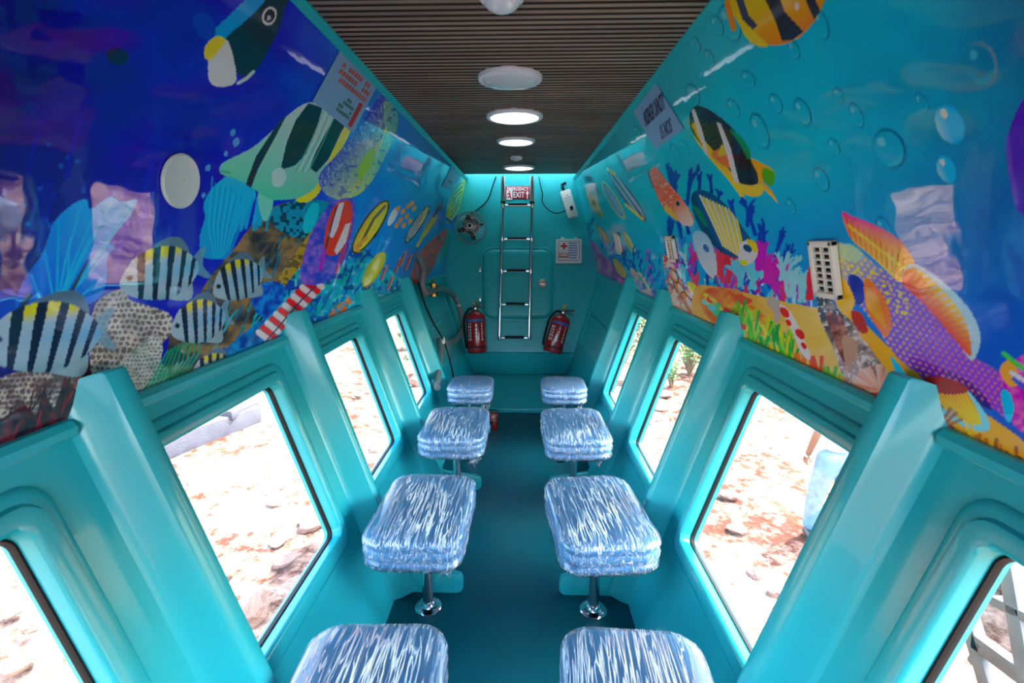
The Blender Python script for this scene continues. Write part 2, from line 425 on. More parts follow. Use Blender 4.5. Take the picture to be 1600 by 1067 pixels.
# walls below the ledge
WIN_T0, WIN_T1 = .128, .70
wins = [(r + .118, r + .672) for r in RIBS[:6]]
walls = {}
wn = 0
for s, side in ((-1, 'left'), (1, 'right')):
    b = MB(); g = .03
    ys = [Y0]
    for a, c in wins: ys += [a - g, c + g]
    ys += [5.22]
    ts = [0, WIN_T0 - g, WIN_T1 + g, T_KINK]
    for i in range(len(ys) - 1):
        for j in range(3):
            if i % 2 == 1 and j == 1: continue
            b.add([wall_pt(s, ys[i], ts[j]), wall_pt(s, ys[i + 1], ts[j]), wall_pt(s, ys[i + 1], ts[j + 1]), wall_pt(s, ys[i], ts[j + 1])], [(0, 1, 2, 3)])
        b.add([(s * KX, ys[i], KZ), (s * KX, ys[i + 1], KZ), (s * FLOOR_X, ys[i + 1], 0), (s * FLOOR_X, ys[i], 0)], [(0, 1, 2, 3)])
    bmw = b.build('wall_%s_lower' % side, 'teal', smooth=None)
    W = struct(bmw, 'turquoise moulded window wall on the %s side' % side); walls[s] = W
    # lip under the mural, one piece for each bay
    edges = [Y0] + [y for r in RIBS for y in (r, r + .11)] + [5.10]
    for i in range(0, len(edges), 2):
        if edges[i + 1] - edges[i] < .03: continue
        q = MB()
        prof = [(-.012, -.002), (-.004, .016), (.010, .022), (.024, .016), (.030, -.002)]
        lp = [[wall_pt(s, y, t_, n_) for t_, n_ in prof] for y in (edges[i], edges[i + 1])]
        q.loops(lp, True, True).build('ledge_lip', 'teal', W)
    # moulded ribs
    for r in RIBS:
        q = MB()
        prof = [(-.012, -.006), (.004, .004), (.014, .018), (.030, .070), (.036, .082), (.048, .088), (.072, .088), (.084, .084), (.090, .074), (.102, .012), (.108, -.005)]
        lp = []
        for t_, sc_ in ((-.072, .93), (-.066, 1), (.2, 1), (.5, 1), (T_KINK - .03, 1)):
            lp.append([wall_pt(s, r + yy, t_, nn * sc_) for yy, nn in prof])
        kd = Vector((s * (FLOOR_X - KX), 0, -KZ)).normalized(); kn = Vector((-s * KZ, 0, -(KX - FLOOR_X))).normalized(); kn = Vector((-s * abs(kn.x), 0, abs(kn.z)))
        for d_ in (.04, .2, .33):
            lp.append([Vector((s * KX, r + yy, KZ)) + kd * d_ + kn * nn for yy, nn in prof])
        q.loops(lp, True, True).build('rib', 'teal', W)
        # floor frame bracket carrying on from the rib
        if r > -1:
            q = MB()
            top = [(s * .50, .0), (s * .50, .135), (s * .40, .115), (s * .32, .100), (s * .22, .086), (s * .200, .078), (s * .192, .062), (s * .192, .022), (s * .20, .008), (s * .215, 0)]
            q.prism(top, .030, lambda x, z, h, r=r: (x, r + .045 + h, z))
            q.build('floor_frame', 'teal', W, bevel=.006)
    # windows
    for a, c in wins:
        wn += 1
        e_ = struct(empty('window_%d' % wn, wall_pt(s, (a + c) / 2, WIN_T1)), 'rectangular window in the %s wall with black gasket' % side)
        inv = Matrix.Translation(-e_.location)
        def LP(off, n, rad):
            return [wall_pt(s, y, t_, n) + Vector(-e_.location) for y, t_ in rrect(a - off, c + off, WIN_T0 - off, WIN_T1 + off, rad)]
        q = MB()
        q.loops([LP(.066, -.004, .05), LP(.062, .006, .05), LP(.052, .010, .048), LP(.040, .010, .045), LP(.034, .020, .042), LP(.010, .022, .032), LP(.003, .019, .03), LP(0, .010, .028), LP(0, -.045, .028)])
        q.build('window_frame', 'teal', e_, smooth=50)
        q = MB()
        q.loops([LP(.001, -.016, .028), LP(-.004, -.016, .026), LP(-.005, -.03, .026), LP(.001, -.03, .028)])
        q.build('gasket', 'black', e_)
        q = MB(); lp = LP(-.004, -.026, .026)
        q.loops([lp, LP(-.004, -.020, .026)], True, True).build('pane', 'glass', e_, smooth=None)
    # blank panel in the bow bay
    q = MB()
    def LQ(off, n, rad): return [wall_pt(s, y, t_, n) for y, t_ in rrect(3.52 - off, 4.70 + off, .13 - off, .66 + off, rad)]
    q.loops([LQ(.05, -.003, .06), LQ(.045, .010, .06), LQ(.035, .016, .06), LQ(.0, .016, .05), LQ(-.01, .006, .05)], False, True)
    q.build('blank_panel', 'teal', W)
    q = MB()
    q.add([wall_pt(s, y, t_, n) for n in (.004, .022) for y, t_ in ((3.75, .36), (4.62, .36), (4.62, .385), (3.75, .385))], [(0, 1, 2, 3), (4, 5, 6, 7), (0, 1, 5, 4), (1, 2, 6, 5), (2, 3, 7, 6), (3, 0, 4, 7)])
    q.build('panel_step', 'teal', W, bevel=.006)
    # outer hull skin above the windows keeps daylight out of the roof
# bow bulkhead and rear bulkhead
def bk_pt(x, z, n=0.0):
    k = (z - BK0.z) / (BK1.z - BK0.z)
    return Vector((x, BK0.y + (BK1.y - BK0.y) * k, z)) + BKN * n
q = MB()
pr = [(CEIL_X + .06, CEIL_Z + .03), (LED_X + .08, LED_Z), (KX + .08, KZ), (.6, .2)]
poly = pr + [(-x, z) for x, z in pr[::-1]]
q.add([bk_pt(x, z) for x, z in poly], [tuple(range(len(poly)))])
WB = struct(q.build('wall_back', 'teal_back', smooth=None), 'turquoise bow bulkhead with hatch and ladder')
q = MB()
o_ = [(-CEIL_X - .02, CEIL_Z + .02), (-LED_X - .02, LED_Z), (-KX - .02, KZ), (-FLOOR_X - .02, -.02), (FLOOR_X + .02, -.02), (KX + .02, KZ), (LED_X + .02, LED_Z), (CEIL_X + .02, CEIL_Z + .02)]
i_ = [(-.5, 1.98), (-.6, 1.05), (-.5, .35), (-.40, .05), (.40, .05), (.5, .35), (.6, 1.05), (.5, 1.98)]  # doorway behind the camera, widened to let in more daylight
q.loops([[(x, Y0, z) for x, z in o_], [(x, Y0, z) for x, z in i_], [(x, Y0 - .04, z) for x, z in i_], [(x, Y0 - .04, z) for x, z in o_]])
struct(q.build('wall_rear', 'teal', smooth=None), 'turquoise rear bulkhead with doorway widened for daylight')

# ceiling: dark backing board, then one slat object for each reed
CE_END = 5.03
q = MB(); q.box((0, (Y0 + CE_END) / 2, CEIL_Z + .025), (2 * CEIL_X + .1, CE_END - Y0, .02))
CE = struct(q.build('ceiling', 'wood_dark', smooth=None), 'reeded brown wood ceiling')
q = MB(); pitch = .0345
pf_ = [(-.0125, .018), (-.0122, .006), (-.0095, 0), (.0095, 0), (.0122, .006), (.0125, .018)]
q.loops([[(x, y, z) for y, z in pf_] for x in (-CEIL_X, CEIL_X)], True, True)
sl0 = q.build('slat', 'wood', CE); sl0.location = (0, Y0 + .02, CEIL_Z)
sl0.data.materials.append(M['wood_dark'])
for p_ in sl0.data.polygons:
    if abs(p_.normal.y) > .5: p_.material_index = 1
n_s = int((CE_END - Y0 - .02) / pitch)
for k in range(1, n_s):
    c = sl0.copy(); COL.objects.link(c); c.parent = CE; c.location = (0, Y0 + .02 + k * pitch, CEIL_Z)
for k, s in enumerate((-1, 1)):
    q = MB(); q.add([(s * (CEIL_X - .016), y, CEIL_Z + .01) for y in (Y0, YB)] + [(s * (CEIL_X - .016), y, CEIL_Z - .004) for y in (Y0, YB)] + [tuple(mural_pt(s, y, .024, .004)) for y in (Y0, YB)] + [tuple(mural_pt(s, y, .024, -.01)) for y in (Y0, YB)],
                    [(0, 1, 3, 2), (2, 3, 5, 4), (4, 5, 7, 6)])
    struct(q.build('trim_%d' % (k + 1), 'teal', smooth=None), 'turquoise edge strip between the ceiling and the %s mural' % ('left', 'right')[k])
# outer roof shell (keeps the sky out)
q = MB()
for s in (-1, 1):
    q.add([mural_pt(s, Y0, 0, -.09), mural_pt(s, YB, 0, -.09), mural_pt(s, YB, 1.0, -.09), mural_pt(s, Y0, 1.0, -.09)], [(0, 1, 2, 3)])
q.box((0, (Y0 + CE_END) / 2, CEIL_Z + .05), (2 * CEIL_X + .1, CE_END - Y0, .02))
struct(q.build('trim_3', 'hull_out', smooth=None), 'white outer shell of the cabin roof')

# deck hatch implied by the ladder; translucent lid added to light the bow
q = MB(); ya, yb_ = CE_END - .01, YB + .10
q.loops([[(-.60, ya, CEIL_Z + .012), (.60, ya, CEIL_Z + .012), (.60, yb_, CEIL_Z + .012), (-.60, yb_, CEIL_Z + .012)], [(-.60, ya, CEIL_Z + .16), (.60, ya, CEIL_Z + .16), (.60, yb_, CEIL_Z + .16), (-.60, yb_, CEIL_Z + .16)]])
HT = struct(q.build('trim_4', 'teal', smooth=None), 'turquoise hatch trunk above the ladder, added to admit daylight')
m, t, N, L = node_mat('translucent_acrylic'); M['acrylic'] = m
out = N['Material Output']; N.remove(N['Principled BSDF'])
tl = N.new('ShaderNodeBsdfTranslucent'); tl.inputs[0].default_value = (.42, .45, .46, 1); L.new(tl.outputs[0], out.inputs[0])
MB().box((0, (ya + yb_) / 2, CEIL_Z + .165), (1.2, yb_ - ya, .004)).build('added_daylight_lid', 'acrylic', HT, smooth=None)
MB().add([bk_pt(-.66, CEIL_Z - .01, -.001), bk_pt(.66, CEIL_Z - .01, -.001), bk_pt(.66, CEIL_Z + .20, -.001), bk_pt(-.66, CEIL_Z + .20, -.001)], [(0, 1, 2, 3)]).build('trunk_back', 'teal_back', HT, smooth=None)

# ================================================================== MURALS (printed vinyl on the upper walls)
def vnoise(x, y, seed=0):
    """value noise on arrays"""
    r = np.random.RandomState(seed); tab = r.rand(256, 256)
    xi = np.floor(x).astype(int); yi = np.floor(y).astype(int); fx = x - xi; fy = y - yi
    fx = fx * fx * (3 - 2 * fx); fy = fy * fy * (3 - 2 * fy)
    a = tab[xi & 255, yi & 255]; b_ = tab[(xi + 1) & 255, yi & 255]; c = tab[xi & 255, (yi + 1) & 255]; d = tab[(xi + 1) & 255, (yi + 1) & 255]
    return (a * (1 - fx) + b_ * fx) * (1 - fy) + (c * (1 - fx) + d * fx) * fy
def fbm(x, y, seed=0, o=4):
    s_ = 0; a = .5
    for k in range(o): s_ = s_ + a * vnoise(x * 2 ** k, y * 2 ** k, seed + k); a *= .5
    return s_ / (1 - .5 ** o)

class Print:
    """the printed design, authored in the photograph's pixel frame and carried onto the wall plane"""
    def __init__(p, PX, PY): p.x = PX; p.y = PY; p.c = np.zeros((len(PX), 3))
    def sel(p, x0, x1, y0, y1): return np.nonzero((p.x >= x0) & (p.x <= x1) & (p.y >= y0) & (p.y <= y1))[0]
    def inside(p, poly, pad=0):
        P = np.array(poly, float)
        i = p.sel(P[:, 0].min() - pad, P[:, 0].max() + pad, P[:, 1].min() - pad, P[:, 1].max() + pad)
        X, Y = p.x[i], p.y[i]; ins = np.zeros(len(i), bool); n = len(P)
        for k in range(n):
            x1, y1 = P[k]; x2, y2 = P[(k + 1) % n]
            if y1 == y2: continue
            cnd = ((y1 > Y) != (y2 > Y)) & (X < (x2 - x1) * (Y - y1) / (y2 - y1) + x1)
            ins ^= cnd
        return i[ins]
    def put(p, i, col, a=1.0):
        col = np.asarray(col, float)
        if np.ndim(a): a = np.asarray(a)[:, None]
        p.c[i] = p.c[i] * (1 - a) + col * a
    def poly(p, pts, col, a=1.0): i = p.inside(pts); p.put(i, col, a); return i
    def smooth(p, pts, col, a=1.0, n=5): return p.poly(closed(pts, n), col, a)
    def grad(p, i, a0, a1, c0, c1, g=1.0, al=1.0):
        """linear colour ramp from point a0 to a1"""
        a0 = np.array(a0, float); d = np.array(a1, float) - a0
        t_ = np.clip(((p.x[i] - a0[0]) * d[0] + (p.y[i] - a0[1]) * d[1]) / (d @ d), 0, 1) ** g
        p.put(i, np.array(c0)[None] * (1 - t_[:, None]) + np.array(c1)[None] * t_[:, None], al)
    def stroke(p, pts, wd, col, a=1.0):
        for k in range(len(pts) - 1):
            w0, w1 = (wd if isinstance(wd, (int, float)) else wd[k]), (wd if isinstance(wd, (int, float)) else wd[k + 1])
            (x1, y1), (x2, y2) = pts[k], pts[k + 1]; m_ = max(w0, w1)
            i = p.sel(min(x1, x2) - m_, max(x1, x2) + m_, min(y1, y2) - m_, max(y1, y2) + m_)
            if len(i) == 0: continue
            dx, dy = x2 - x1, y2 - y1; L2 = dx * dx + dy * dy + 1e-9
            t_ = np.clip(((p.x[i] - x1) * dx + (p.y[i] - y1) * dy) / L2, 0, 1)
            ds = np.hypot(p.x[i] - x1 - t_ * dx, p.y[i] - y1 - t_ * dy)
            al = np.clip((w0 + (w1 - w0) * t_) / 2 - ds + .6, 0, 1) * a
            p.put(i, col, al)
    def ell(p, cx, cy, a, b_, ang=0.0, col=None, al=1.0):
        m_ = max(a, b_); i = p.sel(cx - m_, cx + m_, cy - m_, cy + m_)
        c, s_ = math.cos(ang), math.sin(ang); dx, dy = p.x[i] - cx, p.y[i] - cy
        u, v = (dx * c + dy * s_) / a, (-dx * s_ + dy * c) / b_
        k = u * u + v * v < 1
        if col is not None: p.put(i[k], col, al)
        return i[k], u[k], v[k]
    def ring(p, cx, cy, a, b_, ang=0.0, th=.14, dark=(10, 70, 95), light=(130, 205, 215), al=.95):
        i, u, v = p.ell(cx, cy, a, b_, ang)
        r = np.sqrt(u * u + v * v)
        k = r > 1 - th
        p.put(i[k], dark, al * np.clip(.55 + .45 * (u[k] - v[k] * .3), .1, 1))
        k = (r > 1 - 2.2 * th) & (r < 1 - th); p.put(i[k], light, al * .6 * np.clip(v[k], 0, 1))
        k = (np.hypot(u + .25, v + .45) < .22); p.put(i[k], light, al * .7)
    def speck(p, i, sc_, thr, col, a=1.0, seed=3, ax=1.0):
        if len(i) == 0: return
        n_ = vnoise(p.x[i] / sc_ * ax, p.y[i] / sc_, seed); k = n_ > thr; p.put(i[k], col, a)
    def dots(p, i, cell, rad, col, a=1.0):
        if len(i) == 0: return
        x = p.x[i] + 5 * fbm(p.x[i] / 20, p.y[i] / 20, 70) * 2; y = p.y[i] + 5 * fbm(p.x[i] / 20, p.y[i] / 20, 71) * 2
        v = y / cell; u = x / cell + .5 * (np.floor(v) % 2)
        r = rad * (.6 + .7 * vnoise(np.floor(u) * 7.3, np.floor(v) * 3.1, 72))
        k = ((u % 1 - .5) ** 2 + ((v % 1 - .5) * 1.1) ** 2) < r * r; p.put(i[k], col, a)
    def mottle(p, i, sc_, c0, c1, seed=5, a=1.0, ax=1.0):
        if len(i) == 0: return
        n_ = np.clip((fbm(p.x[i] / sc_ * ax, p.y[i] / sc_, seed) - .3) / .4, 0, 1)[:, None]
        p.put(i, np.array(c0)[None] * (1 - n_) + np.array(c1)[None] * n_, a)

def closed(pts, n=5):
    P = [np.array(q_, float) for q_ in pts]; r = []; m_ = len(P)
    for i in range(m_):
        a, b_, c, d = P[i - 1], P[i], P[(i + 1) % m_], P[(i + 2) % m_]
        for j in range(n):
            u = j / n
            r.append(.5 * (2 * b_ + (c - a) * u + (2 * a - 5 * b_ + 4 * c - d) * u * u + (3 * b_ - a - 3 * c + d) * u ** 3))
    return r
def coral(p, x, y, h, ang, wd, col, rs, depth=3, spread=.6):
    """a branching coral drawn with strokes"""
    x2, y2 = x + h * math.sin(ang), y - h * math.cos(ang)
    p.stroke([(x, y), (x2, y2)], [wd, wd * .8], col)
    if depth:
        for k in range(rs.randint(2, 4)):
            coral(p, x + (x2 - x) * rs.uniform(.45, 1), y + (y2 - y) * rs.uniform(.45, 1), h * rs.uniform(.5, .75), ang + rs.uniform(-spread, spread), wd * .8, col, rs, depth - 1, spread)
def slim_fish(p, a, b_, wd, base, edge, stripe=None, ns=3):
    """a narrow foreshortened fish from point a (tail) to b (nose)"""
    a = np.array(a, float); b_ = np.array(b_, float); c = (a + b_) / 2; d = b_ - a; ln = np.hypot(*d); ang = math.atan2(d[1], d[0])
    p.ell(c[0], c[1], ln / 2, wd / 2, ang, edge)
    i, u, v = p.ell(c[0], c[1], ln / 2 * .92, wd / 2 * .78, ang, base)
    p.put(i, np.array(base) * .6, np.clip(v, 0, 1) * .6)
    if stripe is not None:
        k = np.abs((v * ns) % 2 - 1) > .62; p.put(i[k], stripe, .85)
    k = np.hypot((u - .78) * ln / wd, v) < .18; p.put(i[k], (20, 20, 25))
def sergeant(p, cx, cy, ln, ht, ang, dim=1.0):
    """silver damselfish heading left with black bars and yellow back"""
    c, s_ = math.cos(ang), math.sin(ang)
    def W(u, v): return (cx + u * ln * c - v * ht * s_, cy + u * ln * s_ + v * ht * c)
    D = lambda col: np.array(col) * dim
    p.smooth([W(.40, -.10), W(.54, -.28), W(.60, -.26), W(.52, .02), W(.58, .26), W(.52, .28), W(.40, .10)], D((96, 136, 150)), .8)
    p.smooth([W(-.10, -.44), W(.20, -.62), (W(.36, -.52)), W(.36, -.2)], D((70, 92, 108)))
    p.smooth([W(0, .44), W(.26, .60), W(.34, .40), W(.30, .2)], D((120, 150, 160)))
    body = [W(-.5, .06), W(-.42, -.16), W(-.22, -.42), W(.06, -.5), (W(.28, -.40)), W(.45, -.12), W(.45, .12), W(.28, .36), W(.04, .48), W(-.24, .40), W(-.44, .22)]
    i = p.smooth(body, D((146, 176, 190)))
    u = ((p.x[i] - cx) * c + (p.y[i] - cy) * s_) / ln; v = (-(p.x[i] - cx) * s_ + (p.y[i] - cy) * c) / ht
    p.put(i, D((84, 150, 205)), np.clip(1 - np.abs(v - .02) * 3.2, 0, 1) * np.clip(u + .5, 0, 1) * .9)
    p.put(i, D((214, 205, 40)), np.clip((-v - .22) * 6, 0, 1) * np.clip((u + .28) * 6, 0, 1) * .95)
    p.put(i, D((96, 140, 150)), np.clip((v - .2) * 4, 0, 1) * .8)
    for k, b0 in enumerate((-.23, -.05, .12, .27, .40)):
        wd = .036 - .004 * k
        m_ = np.abs(u - b0 + .16 * v * (1 + .2 * k)) < wd * (1.2 - .9 * np.clip(v, -.2, .6)); p.put(i[m_], D((14, 22, 40)))
    ex, ey = W(-.36, -.06); p.ell(ex, ey, .045 * ln, .06 * ht, ang, D((40, 60, 70))); p.ell(ex, ey, .026 * ln, .035 * ht, ang, D((8, 10, 14)))

def paint_left(p):
    X, Y = p.x, p.y
    sx = [-400, 0, 120, 300, 420, 500, 560, 620, 700, 760]
    cs = np.array([(4, 8, 56), (4, 10, 78), (6, 18, 110), (14, 26, 136), (12, 44, 165), (10, 62, 190), (10, 105, 225), (0, 118, 250), (0, 130, 255), (4, 110, 220)], float)
    for k in range(3): p.c[:, k] = np.interp(X, sx, cs[:, k])
    d = np.clip((Y - (700 - .4 * X)) / 160 + 1, 0, 1)          # towards the ledge
    n_ = fbm(X / 60, Y / 60, 3)
    p.c += ((n_ - .5) * 46)[:, None] * np.array([.4, .8, 1.0])
    lo = np.clip((X - 380) / 80, 0, 1) * d
    p.put(np.arange(len(X)), (18, 120, 200), lo * .5)
    # pale light shafts and drifting sparkles
    rs = np.random.RandomState(4)
    for k in range(26):
        x, y = rs.uniform(-60, 200), rs.uniform(200, 440); p.ell(x, y, rs.uniform(2, 5), rs.uniform(2, 5), 0, (36, 96, 190), .6)
    for k in range(14):
        x = rs.uniform(60, 250); y = rs.uniform(180, 340); p.stroke([(x, y), (x - 14, y + 40), (x - 22, y + 90)], rs.uniform(2, 6), (24, 60, 190), .35)
    for (x, y, r) in ((369, 222, 5), (353, 240, 3), (345, 262, 2.5), (364, 207, 4), (325, 262, 4), (318, 305, 3), (380, 240, 2)): p.ell(x, y, r, r * 1.5, .3, (90, 150, 220), .8)
    # black fish at the top with pale beak and blue back
    p.smooth([(330, 52), (352, 30), (392, -6), (440, -30), (430, 6), (372, 52), (346, 62)], (22, 128, 214))
    p.smooth([(300, 30), (318, 18), (336, 40), (332, 64), (312, 56)], (16, 50, 150))
    p.smooth([(352, 62), (380, 36), (412, 4), (440, -40), (470, -40), (447, 8), (436, 44), (414, 88), (394, 116), (372, 116), (362, 90)], (16, 34, 44))
    p.smooth([(328, 74), (340, 60), (356, 64), (366, 96), (368, 128), (346, 136), (328, 128), (325, 100)], (206, 224, 220))
    p.smooth([(320, 74), (334, 58), (352, 60), (346, 74), (330, 92), (320, 90)], (226, 190, 40))
    p.stroke([(372, 130), (386, 122), (396, 112)], 5, (170, 206, 206))
    p.ell(421, 25, 11, 15, .35, (210, 216, 214)); p.ell(421, 25, 8, 11, .35, (18, 26, 34)); p.ell(420, 28, 3, 4, .3, (190, 200, 200))
    # dark blob at the upper left: a rib's reflection painted into the colour
    p.ell(184, 88, 18, 13, .2, (12, 24, 52))
    # sea fans
    fan = [(24, 478), (40, 432), (66, 396), (84, 348), (110, 322), (134, 311), (142, 326), (172, 307), (190, 316), (213, 312), (204, 336), (188, 356), (172, 378), (180, 386), (168, 402), (166, 440), (150, 470), (100, 486), (50, 500)]
    i = p.smooth(fan, (16, 116, 222)); p.grad(i, (60, 480), (180, 320), (18, 70, 190), (24, 140, 232))
    rs = np.random.RandomState(9)
    for (x, y) in ((50, 430), (70, 392), (92, 345), (128, 316), (150, 330), (176, 312), (208, 314), (190, 350), (170, 392), (166, 430), (140, 372), (110, 372)):
        p.stroke([(88, 486), ((88 + x) / 2 + rs.uniform(-8, 8), (486 + y) / 2 + 6), (x, y)], [5, 3.5, 2], (66, 166, 240), .7)
    i = p.smooth([(30, 470), (10, 500), (-20, 540), (-20, 480), (10, 450)], (20, 80, 190), .7)
    fan2 = [(330, 296), (352, 276), (372, 262), (390, 284), (400, 304), (388, 330), (372, 356), (352, 398), (318, 402), (312, 372), (320, 340), (318, 320)]
    i = p.smooth(fan2, (20, 132, 206)); p.grad(i, (318, 400), (380, 270), (14, 120, 190), (30, 160, 224))
    for k in range(16): p.stroke([(336 + k * 1.4, 404), (326 + k * 3.6, 350 + rs.uniform(-6, 6)), (332 + k * 4.2, 282 + k * 2 + rs.uniform(-6, 6))], 2.2, (20, 98, 170) if k % 2 else (70, 190, 236), .55)
    # brown and dark reef
    reef = [(256, 596), (262, 540), (272, 505), (300, 478), (330, 430), (362, 394), (398, 346), (430, 322), (478, 312), (520, 322), (512, 372), (474, 430), (430, 470), (404, 510), (372, 556), (310, 590)]
    i = p.smooth(reef, (60, 50, 42)); p.mottle(i, 16, (26, 30, 34), (104, 84, 56), 8, ax=.6)
    for k in range(60):
        x = rs.uniform(285, 480); y = 620 - .75 * (x - 200) + rs.uniform(-70, 30)
        p.stroke([(x, y), (x + rs.uniform(4, 16), y - rs.uniform(12, 34))], rs.uniform(1.5, 4), [(120, 86, 40), (30, 26, 28), (84, 66, 50), (20, 84, 120)][k % 4], .7)
    i = p.smooth([(420, 330), (470, 312), (514, 318), (508, 350), (470, 372), (432, 356)], (20, 110, 140)); p.speck(i, 5, .62, (10, 40, 56))
    for k in range(22): x = rs.uniform(360, 420); p.stroke([(x, rs.uniform(330, 372)), (x + rs.uniform(4, 14), rs.uniform(300, 330))], rs.uniform(2, 5), (26, 146, 210), .8)
    i = p.smooth([(424, 452), (470, 384), (500, 344), (520, 340), (516, 372), (470, 430), (440, 462)], (150, 120, 40), .8); p.speck(i, 4, .6, (60, 50, 30), .8)
    # blue / teal reef between the ribs
    i = p.poly([(300, 620), (372, 556), (410, 500), (450, 440), (500, 380), (560, 380), (620, 430), (650, 450), (640, 470), (560, 500), (480, 540), (400, 580)], (20, 110, 180))
    p.mottle(i, 18, (8, 54, 130), (40, 166, 206), 12); p.speck(i, 7, .72, (20, 150, 130), .8, 21); p.speck(i, 6, .76, (120, 206, 220), .7, 27); p.speck(i, 9, .8, (10, 40, 90), .8, 33)
    for k in range(70):
        x = rs.uniform(330, 600); y = 560 - .42 * (x - 330) + rs.uniform(-60, 16)
        p.stroke([(x, y), (x + rs.uniform(6, 18), y - rs.uniform(14, 36))], rs.uniform(1.5, 3.5), [(20, 150, 170), (10, 64, 150), (60, 176, 216), (14, 110, 100), (8, 40, 110)][k % 5], .7)
    i = p.smooth([(392, 470), (408, 444), (432, 440), (448, 456), (430, 486), (410, 496)], (16, 60, 150)); p.mottle(i, 8, (10, 40, 120), (30, 110, 200), 4)
    i = p.smooth([(330, 570), (372, 528), (410, 500), (420, 520), (390, 566), (350, 590)], (16, 84, 150)); p.mottle(i, 10, (10, 50, 110), (26, 120, 180), 4)
    # red and white banded strip near the rib
    for k in range(13):
        u = k / 12; x, y = 412 + 82 * u, 524 - 84 * u
        p.stroke([(x - 8, y - 5), (x + 9, y + 8)], 9, (206, 46, 40) if k % 2 else (226, 214, 208))
    p.stroke([(410, 540), (440, 505), (470, 470), (494, 446)], 2, (40, 30, 60))
    for (x, y, r) in ((530, 482, 12), (520, 494, 8), (545, 470, 6), (482, 510, 8)):
        i, u, v = p.ell(x, y, r, r * .8, -.5, (216, 92, 40)); p.speck(i, 4, .6, (60, 120, 140))
    # pale spotted coral heads
    i = p.smooth([(148, 478), (168, 460), (190, 452), (206, 470), (240, 480), (266, 492), (268, 516), (250, 540), (214, 566), (206, 610), (150, 600), (140, 540)], (178, 172, 150))
    p.mottle(i, 22, (132, 130, 116), (206, 200, 178), 2); p.dots(i, 9, .42, (58, 54, 52), .85)
    i = p.smooth([(180, 580), (206, 548), (240, 524), (254, 540), (252, 566), (264, 580), (252, 612), (226, 640), (186, 630)], (170, 184, 168))
    p.mottle(i, 14, (120, 140, 124), (196, 206, 190), 6); p.dots(i, 6, .40, (66, 80, 70), .8)
    i = p.poly([(-300, 590), (0, 590), (60, 570), (130, 560), (140, 600), (110, 650), (60, 700), (-300, 860)], (150, 146, 132)); p.mottle(i, 15, (66, 60, 58), (176, 172, 156), 5); p.dots(i, 9, .45, (50, 42, 46), .8)
    i = p.poly([(-300, 700), (0, 655), (40, 632), (56, 650), (70, 610), (84, 640), (102, 586), (120, 610), (140, 560), (150, 640), (110, 690), (-300, 900)], (34, 18, 28)); p.mottle(i, 12, (14, 12, 20), (64, 24, 30), 7)
    for k in range(18): x = rs.uniform(0, 130); y = 690 - .5 * x + rs.uniform(-30, 30); p.stroke([(x, y), (x + rs.uniform(6, 14), y - rs.uniform(20, 50))], 3, (120, 30, 36) if k % 3 == 0 else (20, 14, 20), .8)
    for k in range(9): p.stroke([(214 + k * 9, 622 - k * 4), (240 + k * 9, 590 - k * 5), (262 + k * 6, 548 - k * 3)], 3, (24, 130, 90), .75)
    # long black spines behind the big damselfish
    p.stroke([(104, 470), (122, 436), (137, 406)], [7, 5, 2], (34, 34, 52)); p.stroke([(70, 488), (88, 460)], 7, (36, 40, 56)); p.stroke([(28, 488), (46, 462)], 9, (30, 36, 54))
    sergeant(p, 66, 528, 196, 112, -.13, .92)
    sergeant(p, 250, 428, 132, 84, -.24, .92)
    sergeant(p, 372, 438, 88, 62, -.42, .86)
    sergeant(p, 310, 503, 92, 68, -.3, .92)
    sergeant(p, 332, 576, 70, 46, -.3, .9)
    # banner fish
    p.smooth([(404, 300), (426, 304), (424, 330), (414, 346), (406, 330)], (96, 190, 160))
    p.smooth([(344, 262), (352, 252), (392, 232), (424, 206), (452, 178), (482, 160), (508, 168), (534, 184), (546, 200), (536, 222), (520, 254), (504, 288), (486, 304), (450, 312), (420, 310), (392, 292), (370, 280), (346, 272)], (122, 200, 180))
    bi = p.inside(closed([(344, 262), (352, 252), (392, 232), (424, 206), (452, 178), (482, 160), (508, 168), (534, 184), (546, 200), (536, 222), (520, 254), (504, 288), (486, 304), (450, 312), (420, 310), (392, 292), (370, 280), (346, 272)]))
    p.grad(bi, (470, 170), (430, 312), (170, 222, 212), (70, 176, 130)); 
    p.poly([(436, 190), (448, 180), (424, 226), (404, 262), (392, 294), (384, 288), (400, 244)], (20, 36, 44))
    p.poly([(482, 161), (504, 168), (496, 196), (478, 240), (462, 258), (438, 266), (448, 222), (462, 188)], (16, 38, 42))
    p.poly([(524, 182), (540, 192), (532, 216), (512, 250), (494, 270), (484, 262), (492, 240), (510, 206)], (16, 40, 40))
    for k in range(5): p.stroke([(506 + k * 4, 172 + k * 3), (488 + k * 4, 216 + k * 2), (462 + k * 5, 268)], 1.4, (220, 240, 236) if k % 2 else (70, 160, 140), .9)
    p.smooth([(540, 196), (548, 204), (530, 240), (508, 278), (498, 302), (480, 316), (462, 312), (490, 296), (508, 262), (524, 226)], (206, 214, 30))
    p.smooth([(426, 268), (440, 262), (448, 276), (438, 292), (426, 288)], (150, 220, 200)); p.stroke([(346, 267), (360, 270)], 1.6, (40, 90, 80))
    p.ell(392, 250, 7, 9, 0, (30, 60, 60), .0)
    # parrot fish, blue over green and yellow
    par = [(596, 148), (610, 150), (620, 172), (621, 196), (610, 228), (596, 256), (580, 284), (560, 304), (532, 312), (510, 304), (498, 286), (502, 268), (524, 244), (548, 214), (572, 180)]
    i = p.smooth(par, (60, 120, 190)); p.grad(i, (540, 210), (600, 262), (56, 60, 190), (150, 206, 90))
